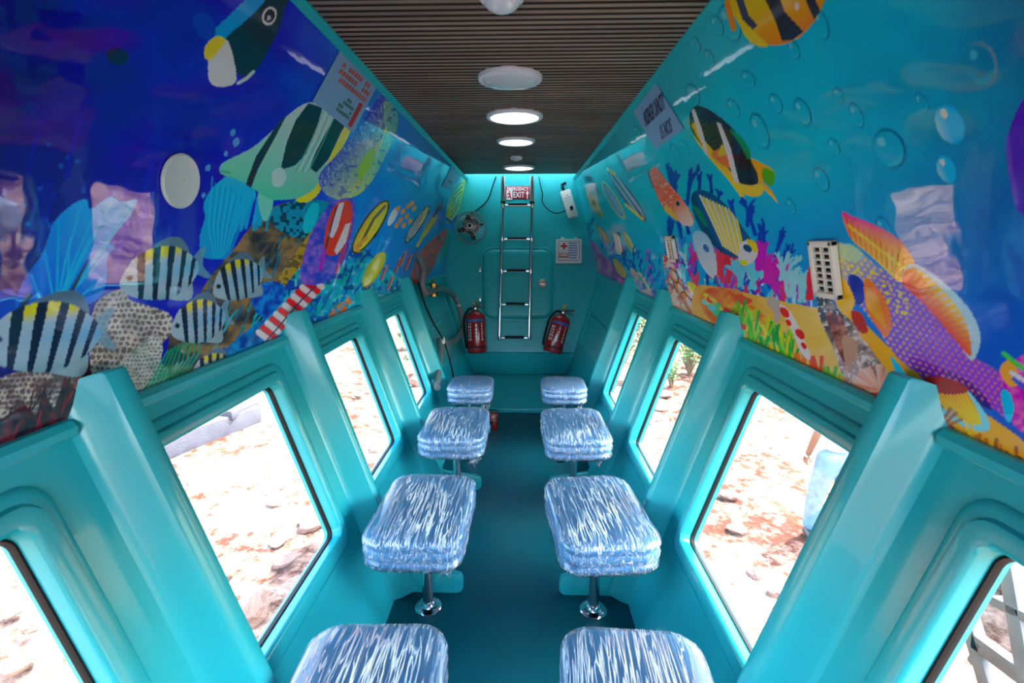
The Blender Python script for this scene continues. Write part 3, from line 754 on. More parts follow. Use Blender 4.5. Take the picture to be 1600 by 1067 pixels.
    p.grad(p.inside(closed([(600, 160), (620, 172), (618, 200), (596, 256), (572, 292), (580, 250), (600, 206)])), (580, 230), (612, 236), (130, 200, 96), (60, 150, 160), al=.8)
    i = p.inside(closed(par)); p.speck(i, 3, .72, (160, 210, 200), .5, 40, 2); p.speck(i, 4, .74, (40, 40, 150), .5, 44)
    for k in range(6): p.stroke([(604 - k * 5, 200 + k * 9), (590 - k * 5, 236 + k * 8), (566 - k * 3, 276 + k * 4)], 1.8, [(212, 200, 40), (60, 90, 190), (226, 170, 50)][k % 3], .8)
    p.smooth([(576, 236), (586, 234), (580, 258), (562, 280), (560, 262)], (120, 200, 40), .9)
    # red clownfish with violet anemone
    i = p.smooth([(470, 440), (480, 380), (500, 340), (520, 316), (552, 312), (552, 360), (536, 410), (510, 440)], (60, 70, 190), .75); p.mottle(i, 9, (40, 50, 170), (130, 90, 200), 9, .7)
    p.smooth([(524, 320), (546, 314), (550, 340), (544, 372), (530, 396), (512, 398), (506, 380), (512, 346)], (212, 58, 36))
    p.poly([(530, 318), (538, 316), (528, 356), (520, 372), (512, 368)], (226, 226, 236)); p.poly([(540, 350), (548, 348), (540, 380), (526, 398), (522, 392)], (226, 226, 236))
    p.stroke([(506, 398), (516, 360), (526, 322)], 2, (40, 20, 40)); p.stroke([(500, 420), (508, 392)], 5, (150, 60, 170)); p.stroke([(526, 424), (540, 384)], 6, (130, 50, 90))
    # pale disc-like fish (teal) beside it
    i, u, v = p.ell(486, 340, 10, 26, .35, (60, 170, 190))
    # yellow butterflyfish and smaller fish
    slim_fish(p, (606, 313), (552, 396), 30, (222, 196, 30), (40, 44, 30)); p.stroke([(602, 322), (584, 342), (562, 384)], 4, (70, 60, 20)); p.stroke([(560, 392), (556, 386), (572, 372)], 5, (226, 130, 30))
    slim_fish(p, (600, 394), (568, 448), 22, (196, 200, 36), (150, 160, 30))
    p.ell(614, 338, 16, 5, -1.1, (214, 232, 236))
    for (x, y) in ((622, 326), (630, 330), (638, 322), (644, 318), (626, 344), (636, 338), (641, 346), (631, 352), (620, 352), (647, 326)): p.ell(x, y, 5, 3, -1.0, (214, 116, 40))
    slim_fish(p, (671, 321), (633, 380), 15, (206, 214, 212), (30, 40, 50), (26, 34, 40), 4); p.stroke([(668, 326), (656, 350)], 3, (214, 200, 50))
    slim_fish(p, (682, 336), (656, 376), 9, (170, 180, 60), (120, 130, 60))
    p.stroke([(688, 318), (678, 338)], 3, (60, 40, 70)); p.stroke([(692, 314), (686, 328)], 3, (40, 40, 60))
    p.stroke([(658, 374), (652, 384)], 4, (206, 150, 60))
    # red fan coral near the bow
    i = p.smooth([(698, 357), (696, 374), (686, 396), (676, 420), (660, 442), (644, 448), (642, 430), (650, 404), (664, 384), (680, 370)], (150, 26, 26)); p.mottle(i, 7, (110, 14, 20), (186, 50, 40), 6)
    p.smooth([(700, 356), (704, 372), (696, 400), (686, 414), (690, 392), (697, 372)], (30, 120, 80), .9)
    for (x, y) in ((596, 436), (618, 424), (626, 414), (606, 452), (634, 420)):
        p.stroke([(x, y), (x + 8, y - 20)], 5, (186, 120, 120)); p.stroke([(x - 2, y + 2), (x + 6, y - 18)], 1.6, (90, 40, 50))
    for k in range(18): x = rs.uniform(590, 650); y = 476 - .42 * (x - 590) + rs.uniform(-14, 6); p.ell(x, y, 4, 3, 0, [(40, 140, 90), (24, 96, 170), (90, 190, 220)][k % 3], .8)
    # patterned green fish at the bow end
    i = p.smooth([(728, 276), (726, 300), (718, 326), (706, 346), (697, 346), (698, 326), (706, 302), (718, 284)], (150, 164, 64))
    for k in range(7): p.stroke([(704 + k * 1.5, 340 - k * 9), (711 + k * 1.6, 332 - k * 9), (717 + k * 1.4, 320 - k * 7)], 1.6, (24, 70, 80))
    p.stroke([(698, 342), (706, 348), (716, 336)], 4, (14, 60, 110))

def paint_right(p):
    X, Y = p.x, p.y
    sx = [880, 950, 1050, 1150, 1300, 1450, 1550, 1700, 2100]
    top = np.array([(30, 170, 188), (34, 174, 194), (30, 166, 188), (28, 158, 184), (28, 150, 178), (18, 124, 152), (10, 92, 120), (8, 76, 104), (8, 60, 90)], float)
    bot = np.array([(24, 150, 200), (24, 150, 206), (20, 134, 206), (20, 120, 204), (18, 104, 192), (14, 84, 172), (10, 66, 156), (10, 60, 150), (8, 50, 130)], float)
    v = np.clip((Y - (376 - .62 * (X - 820) + 0)) / (.62 * (X - 820) + .45 * (X - 820) + 1e-3), 0, 1)
    k_ = np.clip((v - .3) / .45, 0, 1)
    for k in range(3): p.c[:, k] = np.interp(X, sx, top[:, k]) * (1 - k_) + np.interp(X, sx, bot[:, k]) * k_
    p.c += ((fbm(X / 70, Y / 70, 13) - .5) * 30)[:, None] * np.array([.5, 1, 1])
    rs = np.random.RandomState(5)
    # bubbles
    for (x, y, a, b_, g) in ((1140, 36, 17, 32, -.35), (1169, 124, 10, 16, -.5), (1146, 169, 8, 17, -.5), (1212, 162, 10, 17, -.4), (1187, 205, 13, 31, -.35), (1082, 149, 11, 20, -.3), (1283, 38, 11, 26, -.3), (1254, 175, 12, 24, -.4), (1303, 229, 8, 15, -.5), (1389, 233, 26, 34, -.4), (1283, 280, 11, 21, -.45), (1240, 78, 9, 16, -.4), (1085, 70, 9, 15, -.4), (1108, 92, 8, 16, -.3), (1236, 322, 6, 14, -.4), (1380, 355, 11, 18, -.5), (1040, 220, 6, 14, -.5), (1055, 235, 5, 12, -.5), (1070, 230, 5, 14, -.5), (996, 206, 5, 11, -.5), (1338, 180, 10, 22, -.4), (1440, 160, 9, 18, -.5), (1310, 150, 8, 14, -.4), (1120, 40, 10, 18, -.4)):
        p.ring(x, y, a, b_, g, .17)
    for k in range(40): x = rs.uniform(930, 1560); y = rs.uniform(140, 330); p.ring(x, y, 2.5 + 3 * (x - 930) / 700, 4 + 5 * (x - 930) / 700, -.45, .3, al=.35)
    p.ring(1531, 101, 27, 37, -.2, .18, (110, 110, 108), (120, 170, 180), .7)
    for (x, y, a, b_) in ((1484, 194, 21, 32), (1479, 265, 14, 22)):
        i, u, v = p.ell(x, y, a, b_, -.4, (56, 144, 206)); p.put(i, (130, 180, 206), np.clip(-u - .1, 0, 1)); k = np.hypot(u + .1, v + .6) < .25; p.put(i[k], (206, 200, 186))
    # striped orange fish at the top
    body = closed([(1134, -30), (1290, -30), (1286, 6), (1272, 34), (1246, 60), (1212, 71), (1180, 62), (1156, 40)])
    i = p.poly(body, (226, 150, 30)); p.grad(i, (1200, -10), (1250, 66), (206, 166, 24), (224, 96, 40))
    p.smooth([(1150, 20), (1172, 44), (1200, 70), (1184, 72), (1164, 56)], (218, 180, 40))
    p.poly([(1182, -30), (1208, -30), (1226, 18), (1256, 50), (1240, 62), (1222, 64), (1212, 34)], (26, 30, 40))
    p.poly([(1246, -30), (1262, -30), (1276, 4), (1282, 18), (1272, 30), (1262, 8)], (30, 30, 40))
    p.poly([(1140, -30), (1152, -30), (1170, 24), (1184, 40), (1176, 46), (1160, 30)], (34, 44, 60))
    p.stroke([(1136, 4), (1146, 44)], 9, (216, 110, 40)); p.ell(1245, 10, 4, 6, 0, (230, 200, 170))
    # black and yellow clownfish
    p.smooth([(1172, 248), (1192, 256), (1206, 264), (1211, 274), (1204, 286), (1192, 284), (1204, 296), (1216, 318), (1204, 306), (1184, 284), (1172, 268)], (222, 140, 24))
    p.smooth([(1196, 262), (1211, 272), (1206, 290), (1194, 284), (1190, 270)], (60, 130, 40))
    p.smooth([(1076, 184), (1080, 204), (1092, 226), (1114, 254), (1140, 284), (1162, 313), (1160, 296), (1150, 278), (1120, 240), (1096, 210), (1082, 182)], (226, 186, 20))
    p.smooth([(1158, 284), (1176, 286), (1192, 290), (1190, 304), (1174, 307), (1160, 300)], (226, 170, 20))
    body = closed([(1077, 182), (1082, 168), (1096, 166), (1118, 178), (1144, 200), (1164, 226), (1174, 252), (1184, 274), (1182, 288), (1162, 288), (1146, 280), (1118, 252), (1096, 226), (1080, 204)])
    i = p.poly(body, (20, 24, 28)); pass
    p.poly([(1080, 196), (1090, 216), (1112, 246), (1140, 278), (1148, 284), (1160, 290), (1150, 278), (1122, 244), (1098, 216), (1084, 190)], (226, 160, 20))
    p.smooth([(1112, 240), (1128, 232), (1146, 246), (1142, 262), (1124, 254)], (210, 96, 20))
    p.smooth([(1122, 244), (1128, 226), (1140, 238)], (180, 160, 40))
    p.poly([(1080, 172), (1085, 170), (1096, 200), (1108, 243), (1102, 240), (1090, 206)], (226, 222, 214)); p.poly([(1119, 190), (1126, 193), (1142, 232), (1155, 286), (1147, 284), (1134, 236)], (226, 224, 220))
    p.smooth([(1140, 202), (1160, 216), (1173, 240), (1168, 248), (1156, 226)], (24, 110, 60))
    p.stroke([(1084, 166), (1112, 174), (1144, 200)], 2, (190, 160, 60), .0)
    # navy coral
    for (x, y, h, a, w_) in ((1060, 318, 30, -.25, 7), (1074, 318, 32, .1, 6), (1050, 288, 18, -.3, 6), (1092, 300, 18, .1, 5), (1112, 300, 16, -.1, 5), (1122, 316, 16, .1, 4)):
        coral(p, x, y, h, a, w_, (18, 50, 130), rs, 2, .5)
    for (x, y) in ((1050, 380), (1064, 372), (1076, 364), (1196, 386), (1180, 366), (1168, 352), (1212, 400), (1232, 420), (1188, 400), (1222, 430), (1150, 350)): coral(p, x, y, 24, rs.uniform(-.3, .3), 6, (18, 54, 140), rs, 2, .5)
    # red grouper
    i = p.smooth([(1016, 268), (1024, 261), (1034, 272), (1046, 288), (1062, 306), (1080, 332), (1084, 346), (1074, 353), (1060, 344), (1042, 330), (1036, 324), (1024, 300)], (216, 76, 52)); p.speck(i, 2.4, .7, (240, 170, 150), .7, 51); p.grad(p.inside(closed([(1050, 310), (1066, 312), (1084, 346), (1074, 353), (1060, 344)])), (1050, 310), (1080, 350), (216, 76, 52), (240, 206, 180))
    p.smooth([(1040, 320), (1052, 330), (1060, 346), (1046, 336), (1038, 328)], (226, 150, 40)); p.stroke([(1012, 268), (1020, 292)], 3, (90, 40, 40)); p.ell(1059, 318, 3, 4, 0, (20, 20, 40))
    # coral band
    cols = [(150, 36, 150), (206, 40, 60), (20, 60, 150), (90, 190, 226), (120, 40, 140), (196, 60, 90), (30, 100, 190), (150, 214, 230)]
    for k in range(150):
        u = rs.uniform(0, 1); x = 1040 + 240 * u; y = 440 + 56 * u - rs.uniform(-6, 50)
        c = cols[(k + int(u * 3)) % 8]; coral(p, x, y, rs.uniform(12, 24), rs.uniform(-.5, .5), rs.uniform(3.4, 6), c, rs, 1, .6)
    for (x, y, c) in ((1120, 430, (200, 36, 50)), (1136, 440, (196, 40, 60)), (1146, 424, (206, 50, 56)), (1160, 446, (90, 180, 220)), (1176, 450, (90, 190, 226)), (1200, 440, (176, 40, 150)), (1190, 420, (160, 40, 150)), (1214, 452, (170, 40, 140)), (1236, 462, (130, 206, 224)), (1250, 470, (120, 200, 220)), (1262, 466, (206, 50, 60)), (1272, 450, (200, 50, 60)), (1226, 436, (120, 196, 226))):
        for q_ in range(3): coral(p, x + rs.uniform(-8, 8), y, 26, rs.uniform(-.4, .4), 6, c, rs, 2, .5)
    # emperor angelfish
    p.smooth([(1080, 306), (1096, 298), (1110, 330), (1130, 368), (1150, 398), (1130, 396), (1104, 372), (1086, 340)], (20, 44, 74)); p.smooth([(1082, 322), (1096, 330), (1112, 352), (1100, 352)], (20, 90, 60))
    body = closed([(1086, 300), (1108, 300), (1132, 318), (1154, 346), (1172, 372), (1182, 390), (1176, 408), (1156, 404), (1136, 398), (1116, 372), (1098, 336)])
    i = p.poly(body, (26, 60, 100))
    for k in range(12):
        o2 = k * 5.2; p_ = [(1094 + o2 * .95, 306 + o2 * .45), (1112 + o2 * .8, 344 + o2 * .5), (1130 + o2 * .55, 384 + o2 * .35)]
        ii = p.inside(body); sub = Print(p.x[ii], p.y[ii]); sub.c = p.c[ii]; sub.stroke(p_, 3.0, (212, 196, 50) if k % 2 else (226, 220, 180)); p.c[ii] = sub.c
    p.smooth([(1158, 380), (1174, 376), (1184, 392), (1178, 408), (1164, 414), (1154, 404)], (206, 214, 214)); p.smooth([(1166, 374), (1180, 378), (1184, 394), (1174, 390)], (226, 190, 40)); p.ell(1168, 388, 8, 5, .6, (30, 60, 100)); p.smooth([(1156, 406), (1168, 408), (1166, 415), (1158, 414)], (190, 206, 30))
    # pale blue fish
    i = p.smooth([(1082, 366), (1094, 361), (1108, 372), (1118, 400), (1120, 428), (1112, 434), (1098, 418), (1088, 394)], (140, 184, 222)); p.grad(i, (1084, 366), (1118, 430), (120, 170, 220), (196, 214, 226)); p.ell(1103, 388, 4, 7, -.5, (40, 70, 130)); p.stroke([(1118, 432), (1122, 446)], 4, (70, 60, 90))
    # orange-white reef and clownfish near the middle ribs
    reef = [(1036, 398), (1052, 412), (1066, 440), (1086, 456), (1092, 486), (1086, 506), (1060, 490), (1048, 470), (1040, 436)]
    i = p.smooth(reef, (214, 110, 80)); p.mottle(i, 9, (190, 60, 50), (230, 190, 160), 3); p.speck(i, 5, .7, (236, 226, 220), .8, 8); p.speck(i, 6, .75, (40, 60, 130), .7, 18)
    for (x, y, a) in ((1062, 452, 20), (1076, 474, 22), (1052, 430, 14)):
        p.ell(x, y, a, 6, 1.05, (40, 30, 40)); p.ell(x, y, a - 2, 5, 1.05, (226, 104, 30)); p.ell(x + 2, y, a * .5, 3, 1.05, (232, 222, 210))
    p.smooth([(1074, 440), (1086, 444), (1090, 456), (1080, 456)], (210, 200, 50))
    i = p.poly([(982, 418), (1000, 424), (1014, 440), (1030, 462), (1036, 480), (1010, 470), (992, 450)], (80, 100, 180)); p.mottle(i, 7, (50, 70, 160), (190, 150, 150), 5); p.speck(i, 5, .7, (60, 180, 120), .8, 4); p.stroke([(985, 420), (1002, 430), (1014, 452)], 3, (206, 190, 120))
    for k in range(16): x = rs.uniform(1010, 1045); y = 400 + rs.uniform(0, 50); coral(p, x, y, 12, rs.uniform(-.4, .4), 3, [(20, 90, 190), (60, 160, 220), (150, 60, 150)][k % 3], rs, 1)
    # sandy orange bottom
    sand = [(1086, 450), (1120, 448), (1160, 456), (1210, 468), (1256, 478), (1290, 490), (1330, 560), (1400, 640), (1460, 690), (1420, 700), (1300, 640), (1200, 580), (1120, 530), (1084, 500)]
    i = p.smooth(sand, (224, 160, 80)); p.grad(i, (1100, 470), (1260, 520), (232, 130, 60), (226, 176, 92)); p.mottle(i, 20, (206, 130, 60), (236, 180, 104), 3, .4)
    i = p.smooth([(1100, 452), (1150, 452), (1168, 470), (1200, 500), (1226, 552), (1180, 550), (1130, 520), (1096, 480)], (222, 104, 50)); p.mottle(i, 12, (200, 80, 40), (236, 150, 70), 6)
    i = p.smooth([(1120, 456), (1140, 460), (1160, 476), (1176, 470), (1160, 462)], (190, 70, 50))
    for k in range(60): x = rs.uniform(1150, 1240); y = 500 + .5 * (x - 1150) + rs.uniform(-6, 34); p.stroke([(x, y), (x + rs.uniform(-10, 12), y - rs.uniform(14, 36))], rs.uniform(3, 6), [(60, 160, 40), (120, 196, 50), (30, 120, 50), (214, 200, 50)][k % 4], .9)
    for k in range(40): x = rs.uniform(1100, 1160); y = 470 + .7 * (x - 1100) + rs.uniform(-16, 16); p.ell(x, y, rs.uniform(3, 8), rs.uniform(2, 5), .6, [(60, 180, 90), (230, 210, 60), (200, 50, 50), (90, 200, 210)][k % 4], .85)
    for (x, y, c) in ((1268, 590, (200, 70, 40)), (1282, 584, (190, 60, 40)), (1300, 600, (60, 150, 50)), (1310, 610, (90, 170, 60)), (1256, 580, (206, 90, 40)), (1322, 616, (210, 160, 50))):
        for q_ in range(4): p.stroke([(x, y + 10), (x + rs.uniform(-14, 10), y - 26)], 5, c, .9)
    # koi
    p.smooth([(1204, 462), (1216, 470), (1222, 488), (1212, 506), (1208, 488), (1198, 474)], (150, 140, 128))
    i = p.smooth([(1218, 476), (1232, 484), (1246, 506), (1258, 534), (1266, 554), (1262, 562), (1250, 548), (1240, 522), (1228, 500)], (228, 222, 214))
    for (x, y, r) in ((1226, 488, 8), (1250, 522, 8), (1256, 540, 5), (1232, 504, 5)): p.ell(x, y, r * 1.2, r * .7, .9, (196, 50, 40))
    # dark grey and pink reef below the big fish
    i = p.smooth([(1276, 460), (1292, 456), (1310, 484), (1340, 500), (1374, 528), (1392, 556), (1400, 600), (1380, 640), (1340, 630), (1318, 590), (1300, 540), (1282, 500)], (96, 84, 80)); p.mottle(i, 16, (44, 48, 54), (176, 150, 136), 9); p.speck(i, 3.5, .72, (226, 224, 220), .8, 61)
    i = p.smooth([(1290, 490), (1312, 494), (1326, 530), (1322, 570), (1306, 540)], (110, 62, 50)); p.mottle(i, 8, (70, 40, 40), (150, 96, 80), 2)
    p.smooth([(1316, 528), (1330, 526), (1340, 540), (1334, 566), (1324, 578)], (150, 116, 96))
    for k in range(40): a = rs.uniform(-1.7, .4); x, y = 1376, 610; p.stroke([(x, y), (x + 44 * math.sin(a), y - 44 * math.cos(a) * .9)], 4, [(222, 150, 120), (236, 180, 156), (204, 120, 96)][k % 3], .8)
    for k in range(20): p.ell(rs.uniform(1356, 1376), rs.uniform(616, 640), 5, 4, 0, (206, 60, 50), .8)
    # the big wrasse: belly, body, fins
    p.smooth([(1304, 460), (1330, 480), (1360, 520), (1396, 560), (1430, 610), (1440, 650), (1420, 612), (1400, 596), (1372, 560), (1340, 510), (1312, 486)], (236, 150, 30))
    p.smooth([(1320, 480), (1356, 510), (1400, 552), (1470, 600), (1560, 660), (1600, 690), (1640, 740), (1560, 700), (1460, 660), (1400, 596), (1350, 530)], (224, 140, 40))
    p.smooth([(1392, 556), (1420, 590), (1424, 600), (1410, 602), (1400, 584)], (60, 170, 220))
    body = closed([(1306, 384), (1322, 382), (1340, 390), (1374, 418), (1408, 440), (1440, 462), (1476, 494), (1506, 534), (1526, 560), (1558, 580), (1574, 618), (1578, 656), (1560, 644), (1530, 622), (1506, 604), (1470, 600), (1440, 586), (1410, 566), (1388, 540), (1352, 488), (1336, 474), (1318, 470), (1310, 440)])
    i = p.poly(body, (84, 76, 184)); p.grad(i, (1330, 400), (1560, 610), (90, 110, 190), (150, 50, 170)); p.grad(i, (1316, 390), (1380, 450), (206, 190, 90), (84, 76, 184), 1, .55)
    p.grad(p.inside(closed([(1420, 560), (1460, 570), (1520, 600), (1550, 640), (1500, 620), (1450, 600)])), (1450, 560), (1470, 610), (84, 50, 150), (40, 20, 70), al=.8)
    rs2 = np.random.RandomState(3)
    cell = 8.0; ca, sa = math.cos(.7), math.sin(.7)
    u = (p.x[i] * ca + p.y[i] * sa) / (cell * 1.25); v_ = (-p.x[i] * sa + p.y[i] * ca) / cell; v2 = v_ + .5 * (np.floor(u) % 2)
    m_ = ((u % 1 - .5) ** 2 + (v2 % 1 - .5) ** 2) < .085
    wx = np.clip((p.x[i] - 1330) / 130, 0, 1)[:, None]
    sp = np.array((226, 190, 80))[None] * (1 - wx) + np.array((200, 96, 110))[None] * wx
    p.c[i[m_]] = sp[m_] * .85 + p.c[i[m_]] * .15
    for k in range(60): x = rs2.uniform(1312, 1420); y = 388 + .72 * (x - 1312) + rs2.uniform(-4, 36); p.ell(x, y, rs2.uniform(2, 4), rs2.uniform(1.5, 3), .7, (230, 196, 70), .8)
    p.smooth([(1326, 430), (1344, 434), (1352, 456), (1348, 474), (1336, 474), (1326, 452)], (36, 40, 120)); 
    p.smooth([(1306, 384), (1330, 382), (1348, 396), (1340, 408), (1316, 404)], (150, 200, 140), .7)
    p.smooth([(1310, 430), (1326, 446), (1336, 474), (1320, 486), (1308, 466)], (228, 150, 40))
    fin = closed([(1352, 434), (1368, 446), (1384, 470), (1393, 498), (1390, 520), (1382, 526), (1368, 508), (1354, 484), (1350, 456)])
    p.poly(fin, (226, 96, 24))
    for k in range(8): p.stroke([(1354, 450 + k * 4), (1372 + k * 2, 466 + k * 7)], 1.8, (244, 160, 40), .8)
    p.smooth([(1330, 486), (1346, 490), (1356, 516), (1346, 520), (1334, 506)], (140, 44, 30))
    d1 = closed([(1316, 331), (1332, 338), (1352, 345), (1376, 356), (1402, 372), (1420, 394), (1429, 412), (1418, 432), (1404, 440), (1384, 422), (1356, 396), (1332, 376), (1320, 352)])
    i = p.poly(d1, (232, 150, 30)); p.grad(i, (1372, 352), (1356, 400), (222, 60, 120), (236, 160, 30), .7)
    for k in range(11): p.stroke([(1322 + k * 9, 340 + k * 6.4), (1330 + k * 8, 372 + k * 6.6)], 1.8, (214, 60, 50), .8)
    for k in range(10): p.stroke([(1326 + k * 9.6, 352 + k * 7.4), (1335 + k * 9.4, 360 + k * 7.2)], 4, (244, 200, 40), .7)
    d2 = closed([(1414, 420), (1428, 412), (1452, 424), (1480, 446), (1504, 470), (1524, 500), (1532, 530), (1526, 554), (1516, 562), (1496, 536), (1466, 500), (1430, 462), (1410, 444)])
    p.poly(d2, (150, 206, 228))
    d3 = closed([(1414, 424), (1428, 418), (1450, 432), (1476, 456), (1496, 480), (1512, 512), (1518, 548), (1514, 556), (1496, 536), (1466, 500), (1430, 462), (1410, 444)])
    i = p.poly(d3, (232, 140, 30)); p.grad(i, (1480, 450), (1446, 480), (240, 190, 40), (214, 60, 40))
    for k in range(14): p.stroke([(1420 + k * 6.6, 440 + k * 7.4), (1432 + k * 6.8, 424 + k * 8.6)], 2, (200, 60, 30), .7); 
    for k in range(13): p.stroke([(1436 + k * 7.2, 424 + k * 8.8), (1444 + k * 7.2, 420 + k * 9.0)], 2, (236, 246, 250), .8)
    a1 = closed([(1450, 606), (1476, 602), (1506, 606), (1526, 626), (1542, 652), (1546, 670), (1530, 674), (1506, 666), (1478, 650), (1460, 632)])
    p.poly(a1, (110, 206, 224))
    a2 = closed([(1452, 608), (1476, 604), (1504, 608), (1520, 628), (1532, 654), (1530, 664), (1506, 658), (1480, 642), (1464, 628)])
    i = p.poly(a2, (230, 120, 30)); p.grad(i, (1470, 606), (1520, 660), (206, 60, 40), (240, 180, 40))
    for k in range(9): p.stroke([(1456 + k * 6, 610), (1480 + k * 6.4, 640 + k * 2.4)], 2, (246, 206, 60), .8)
    p.smooth([(1444, 590), (1480, 590), (1514, 608), (1496, 616), (1460, 612)], (120, 40, 40))
    i = p.smooth([(1560, 580), (1580, 566), (1610, 552), (1660, 560), (1660, 700), (1600, 676), (1580, 656), (1574, 620)], (190, 56, 150)); p.mottle(i, 10, (150, 40, 140), (220, 90, 150), 6)
    p.smooth([(1564, 612), (1578, 614), (1584, 640), (1578, 660), (1570, 650)], (60, 160, 220)); p.smooth([(1562, 578), (1576, 562), (1590, 580), (1592, 600), (1576, 602)], (226, 130, 40))
    p.stroke([(1568, 552), (1590, 570), (1620, 590)], 7, (60, 160, 60)); p.stroke([(1580, 582), (1610, 600)], 6, (214, 210, 230)); p.stroke([(1584, 592), (1612, 616)], 6, (50, 70, 170))
    # brown weed along the ledge at the right
    i = p.poly([(1440, 640), (1480, 660), (1540, 690), (1620, 724), (1900, 840), (1900, 960), (1600, 760), (1470, 700), (1440, 680)], (170, 104, 40)); p.mottle(i, 12, (96, 50, 24), (214, 150, 50), 5, ax=1.5)
    for k in range(70): x = rs.uniform(1460, 1640); y = 690 + .46 * (x - 1470) + rs.uniform(-20, 10); p.stroke([(x, y), (x + rs.uniform(-14, 6), y - rs.uniform(14, 34))], rs.uniform(3, 7), [(222, 150, 40), (130, 70, 30), (240, 180, 60), (90, 44, 24)][k % 4], .8)
    for k in range(26): a = rs.uniform(-1.2, 1.3); p.stroke([(1466, 670), (1466 + 40 * math.sin(a), 670 - 36 * math.cos(a))], 3.4, [(130, 90, 76), (170, 130, 106), (96, 64, 60)][k % 3], .8)
    # plain violet shape at the right border
    p.smooth([(1640, 130), (1604, 148), (1584, 184), (1573, 222), (1575, 262), (1584, 312), (1594, 332), (1640, 340)], (62, 36, 130))
    p.stroke([(1574, 214), (1578, 262), (1588, 318)], 7, (92, 66, 150), .6)
    # far fish
    slim_fish(p, (917, 298), (942, 341), 11, (190, 176, 50), (130, 150, 60), (70, 120, 60), 2)
    slim_fish(p, (941, 284), (976, 343), 15, (120, 160, 200), (212, 180, 50), None)
    slim_fish(p, (950, 264), (1009, 346), 17, (150, 176, 206), (60, 66, 80), (40, 50, 80), 2); p.stroke([(978, 320), (1004, 342)], 4, (222, 190, 60)); p.stroke([(950, 264), (960, 272)], 5, (226, 190, 60))
    slim_fish(p, (932, 351), (952, 381), 9, (226, 196, 40), (40, 40, 40), (30, 34, 40), 2); slim_fish(p, (974, 363), (994, 399), 9, (190, 206, 120), (200, 190, 60), (60, 110, 90), 2)
    for k in range(40): x = rs.uniform(938, 1016); y = 388 + .36 * (x - 938) + rs.uniform(-10, 24); coral(p, x, y, 10, rs.uniform(-.5, .5), 2.4, [(14, 70, 160), (20, 90, 190), (30, 60, 140)][k % 3], rs, 1)
    i = p.smooth([(918, 376), (928, 378), (942, 396), (958, 412), (974, 420), (980, 432), (974, 450), (950, 446), (934, 430), (924, 404)], (140, 40, 120)); p.mottle(i, 8, (100, 30, 110), (190, 90, 150), 3)
    i = p.smooth([(958, 404), (968, 410), (978, 424), (976, 434), (964, 424)], (220, 150, 50)); p.stroke([(926, 418), (930, 424)], 5, (220, 150, 60)); p.stroke([(944, 438), (952, 444)], 5, (220, 160, 80))
    for k in range(10): coral(p, rs.uniform(910, 924), rs.uniform(352, 380), 9, rs.uniform(-.4, .4), 2.4, (16, 70, 120), rs, 1)
    # faint pale patches of old labels near the bow
    p.poly([(908, 268), (919, 264), (926, 280), (914, 285)], (120, 140, 190), .8); p.poly([(920, 285), (927, 281), (944, 310), (938, 312)], (90, 150, 200), .8)

def mural_wall(s, name, painter, label):
    cols = np.concatenate([np.linspace(Y0, .42, 70, endpoint=False), np.exp(np.linspace(math.log(.42), math.log(YB + .1), 1040))])
    rows = np.linspace(0, 1, 400)
    YY, VV = np.meshgrid(cols, rows, indexing='ij')
    Y_ = YY.ravel(); V_ = VV.ravel()
    B_ = -SAG * 4 * V_ * (1 - V_)
    P = np.stack([s * (CEIL_X + UDX * _ul * V_ + UNX * B_), Y_, CEIL_Z + UDZ * _ul * V_ + UNZ * B_], 1)
    R = np.array(RM); rel = (P - np.array(CAM)) @ R          # camera coordinates
    dep = np.maximum(-rel[:, 2], .12)
    px = 800 + FPX * rel[:, 0] / dep; py = 533.5 - FPX * rel[:, 1] / dep
    pr = Print(px, py); painter(pr)
    # behind the photograph's frame the print runs on as plain deep water
    far = (Y_ < .42); edge = np.array((9, 24, 96) if s < 0 else (10, 80, 130), float)
    nn = fbm(Y_[far] * 3 + 20, V_[far] * 3, 77)[:, None]
    pr.c[far] = edge * (.7 + .6 * nn)
    c = np.clip(pr.c / 255., 0, 1); c = np.where(c <= .04045, c / 12.92, ((c + .055) / 1.055) ** 2.4)
    c = .92 * (1 - np.exp(-2.7 * c))          # ink density of the print
    lu = c.mean(1, keepdims=True); c = np.clip(lu + (c - lu) * 1.3, 0.004, .92)
    nc, nr = len(cols), len(rows)
    idx = np.arange(nc * nr).reshape(nc, nr)
    F = np.stack([idx[:-1, :-1], idx[1:, :-1], idx[1:, 1:], idx[:-1, 1:]], -1).reshape(-1, 4)
    if s < 0: F = F[:, ::-1]
    me = bpy.data.meshes.new(name)
    me.vertices.add(len(P)); me.vertices.foreach_set('co', P.ravel())
    me.loops.add(F.size); me.loops.foreach_set('vertex_index', F.ravel().astype(np.int32))
    me.polygons.add(len(F)); me.polygons.foreach_set('loop_start', np.arange(0, F.size, 4, dtype=np.int32))
    me.update(calc_edges=True)
    a = me.color_attributes.new('print', 'FLOAT_COLOR', 'POINT')
    a.data.foreach_set('color', np.concatenate([c, np.ones((len(c), 1))], 1).ravel().astype(np.float32))
    me.materials.append(M['mural']); me.polygons.foreach_set('use_smooth', np.ones(len(F), bool))
    o = bpy.data.objects.new(name, me); COL.objects.link(o)
    return struct(o, label)
mural_wall(-1, 'wall_left_upper', paint_left, 'glossy deep blue underwater mural with striped fish on the left')
mural_wall(1, 'wall_right_upper', paint_right, 'glossy turquoise underwater mural with bubbles and a big wrasse on the right')

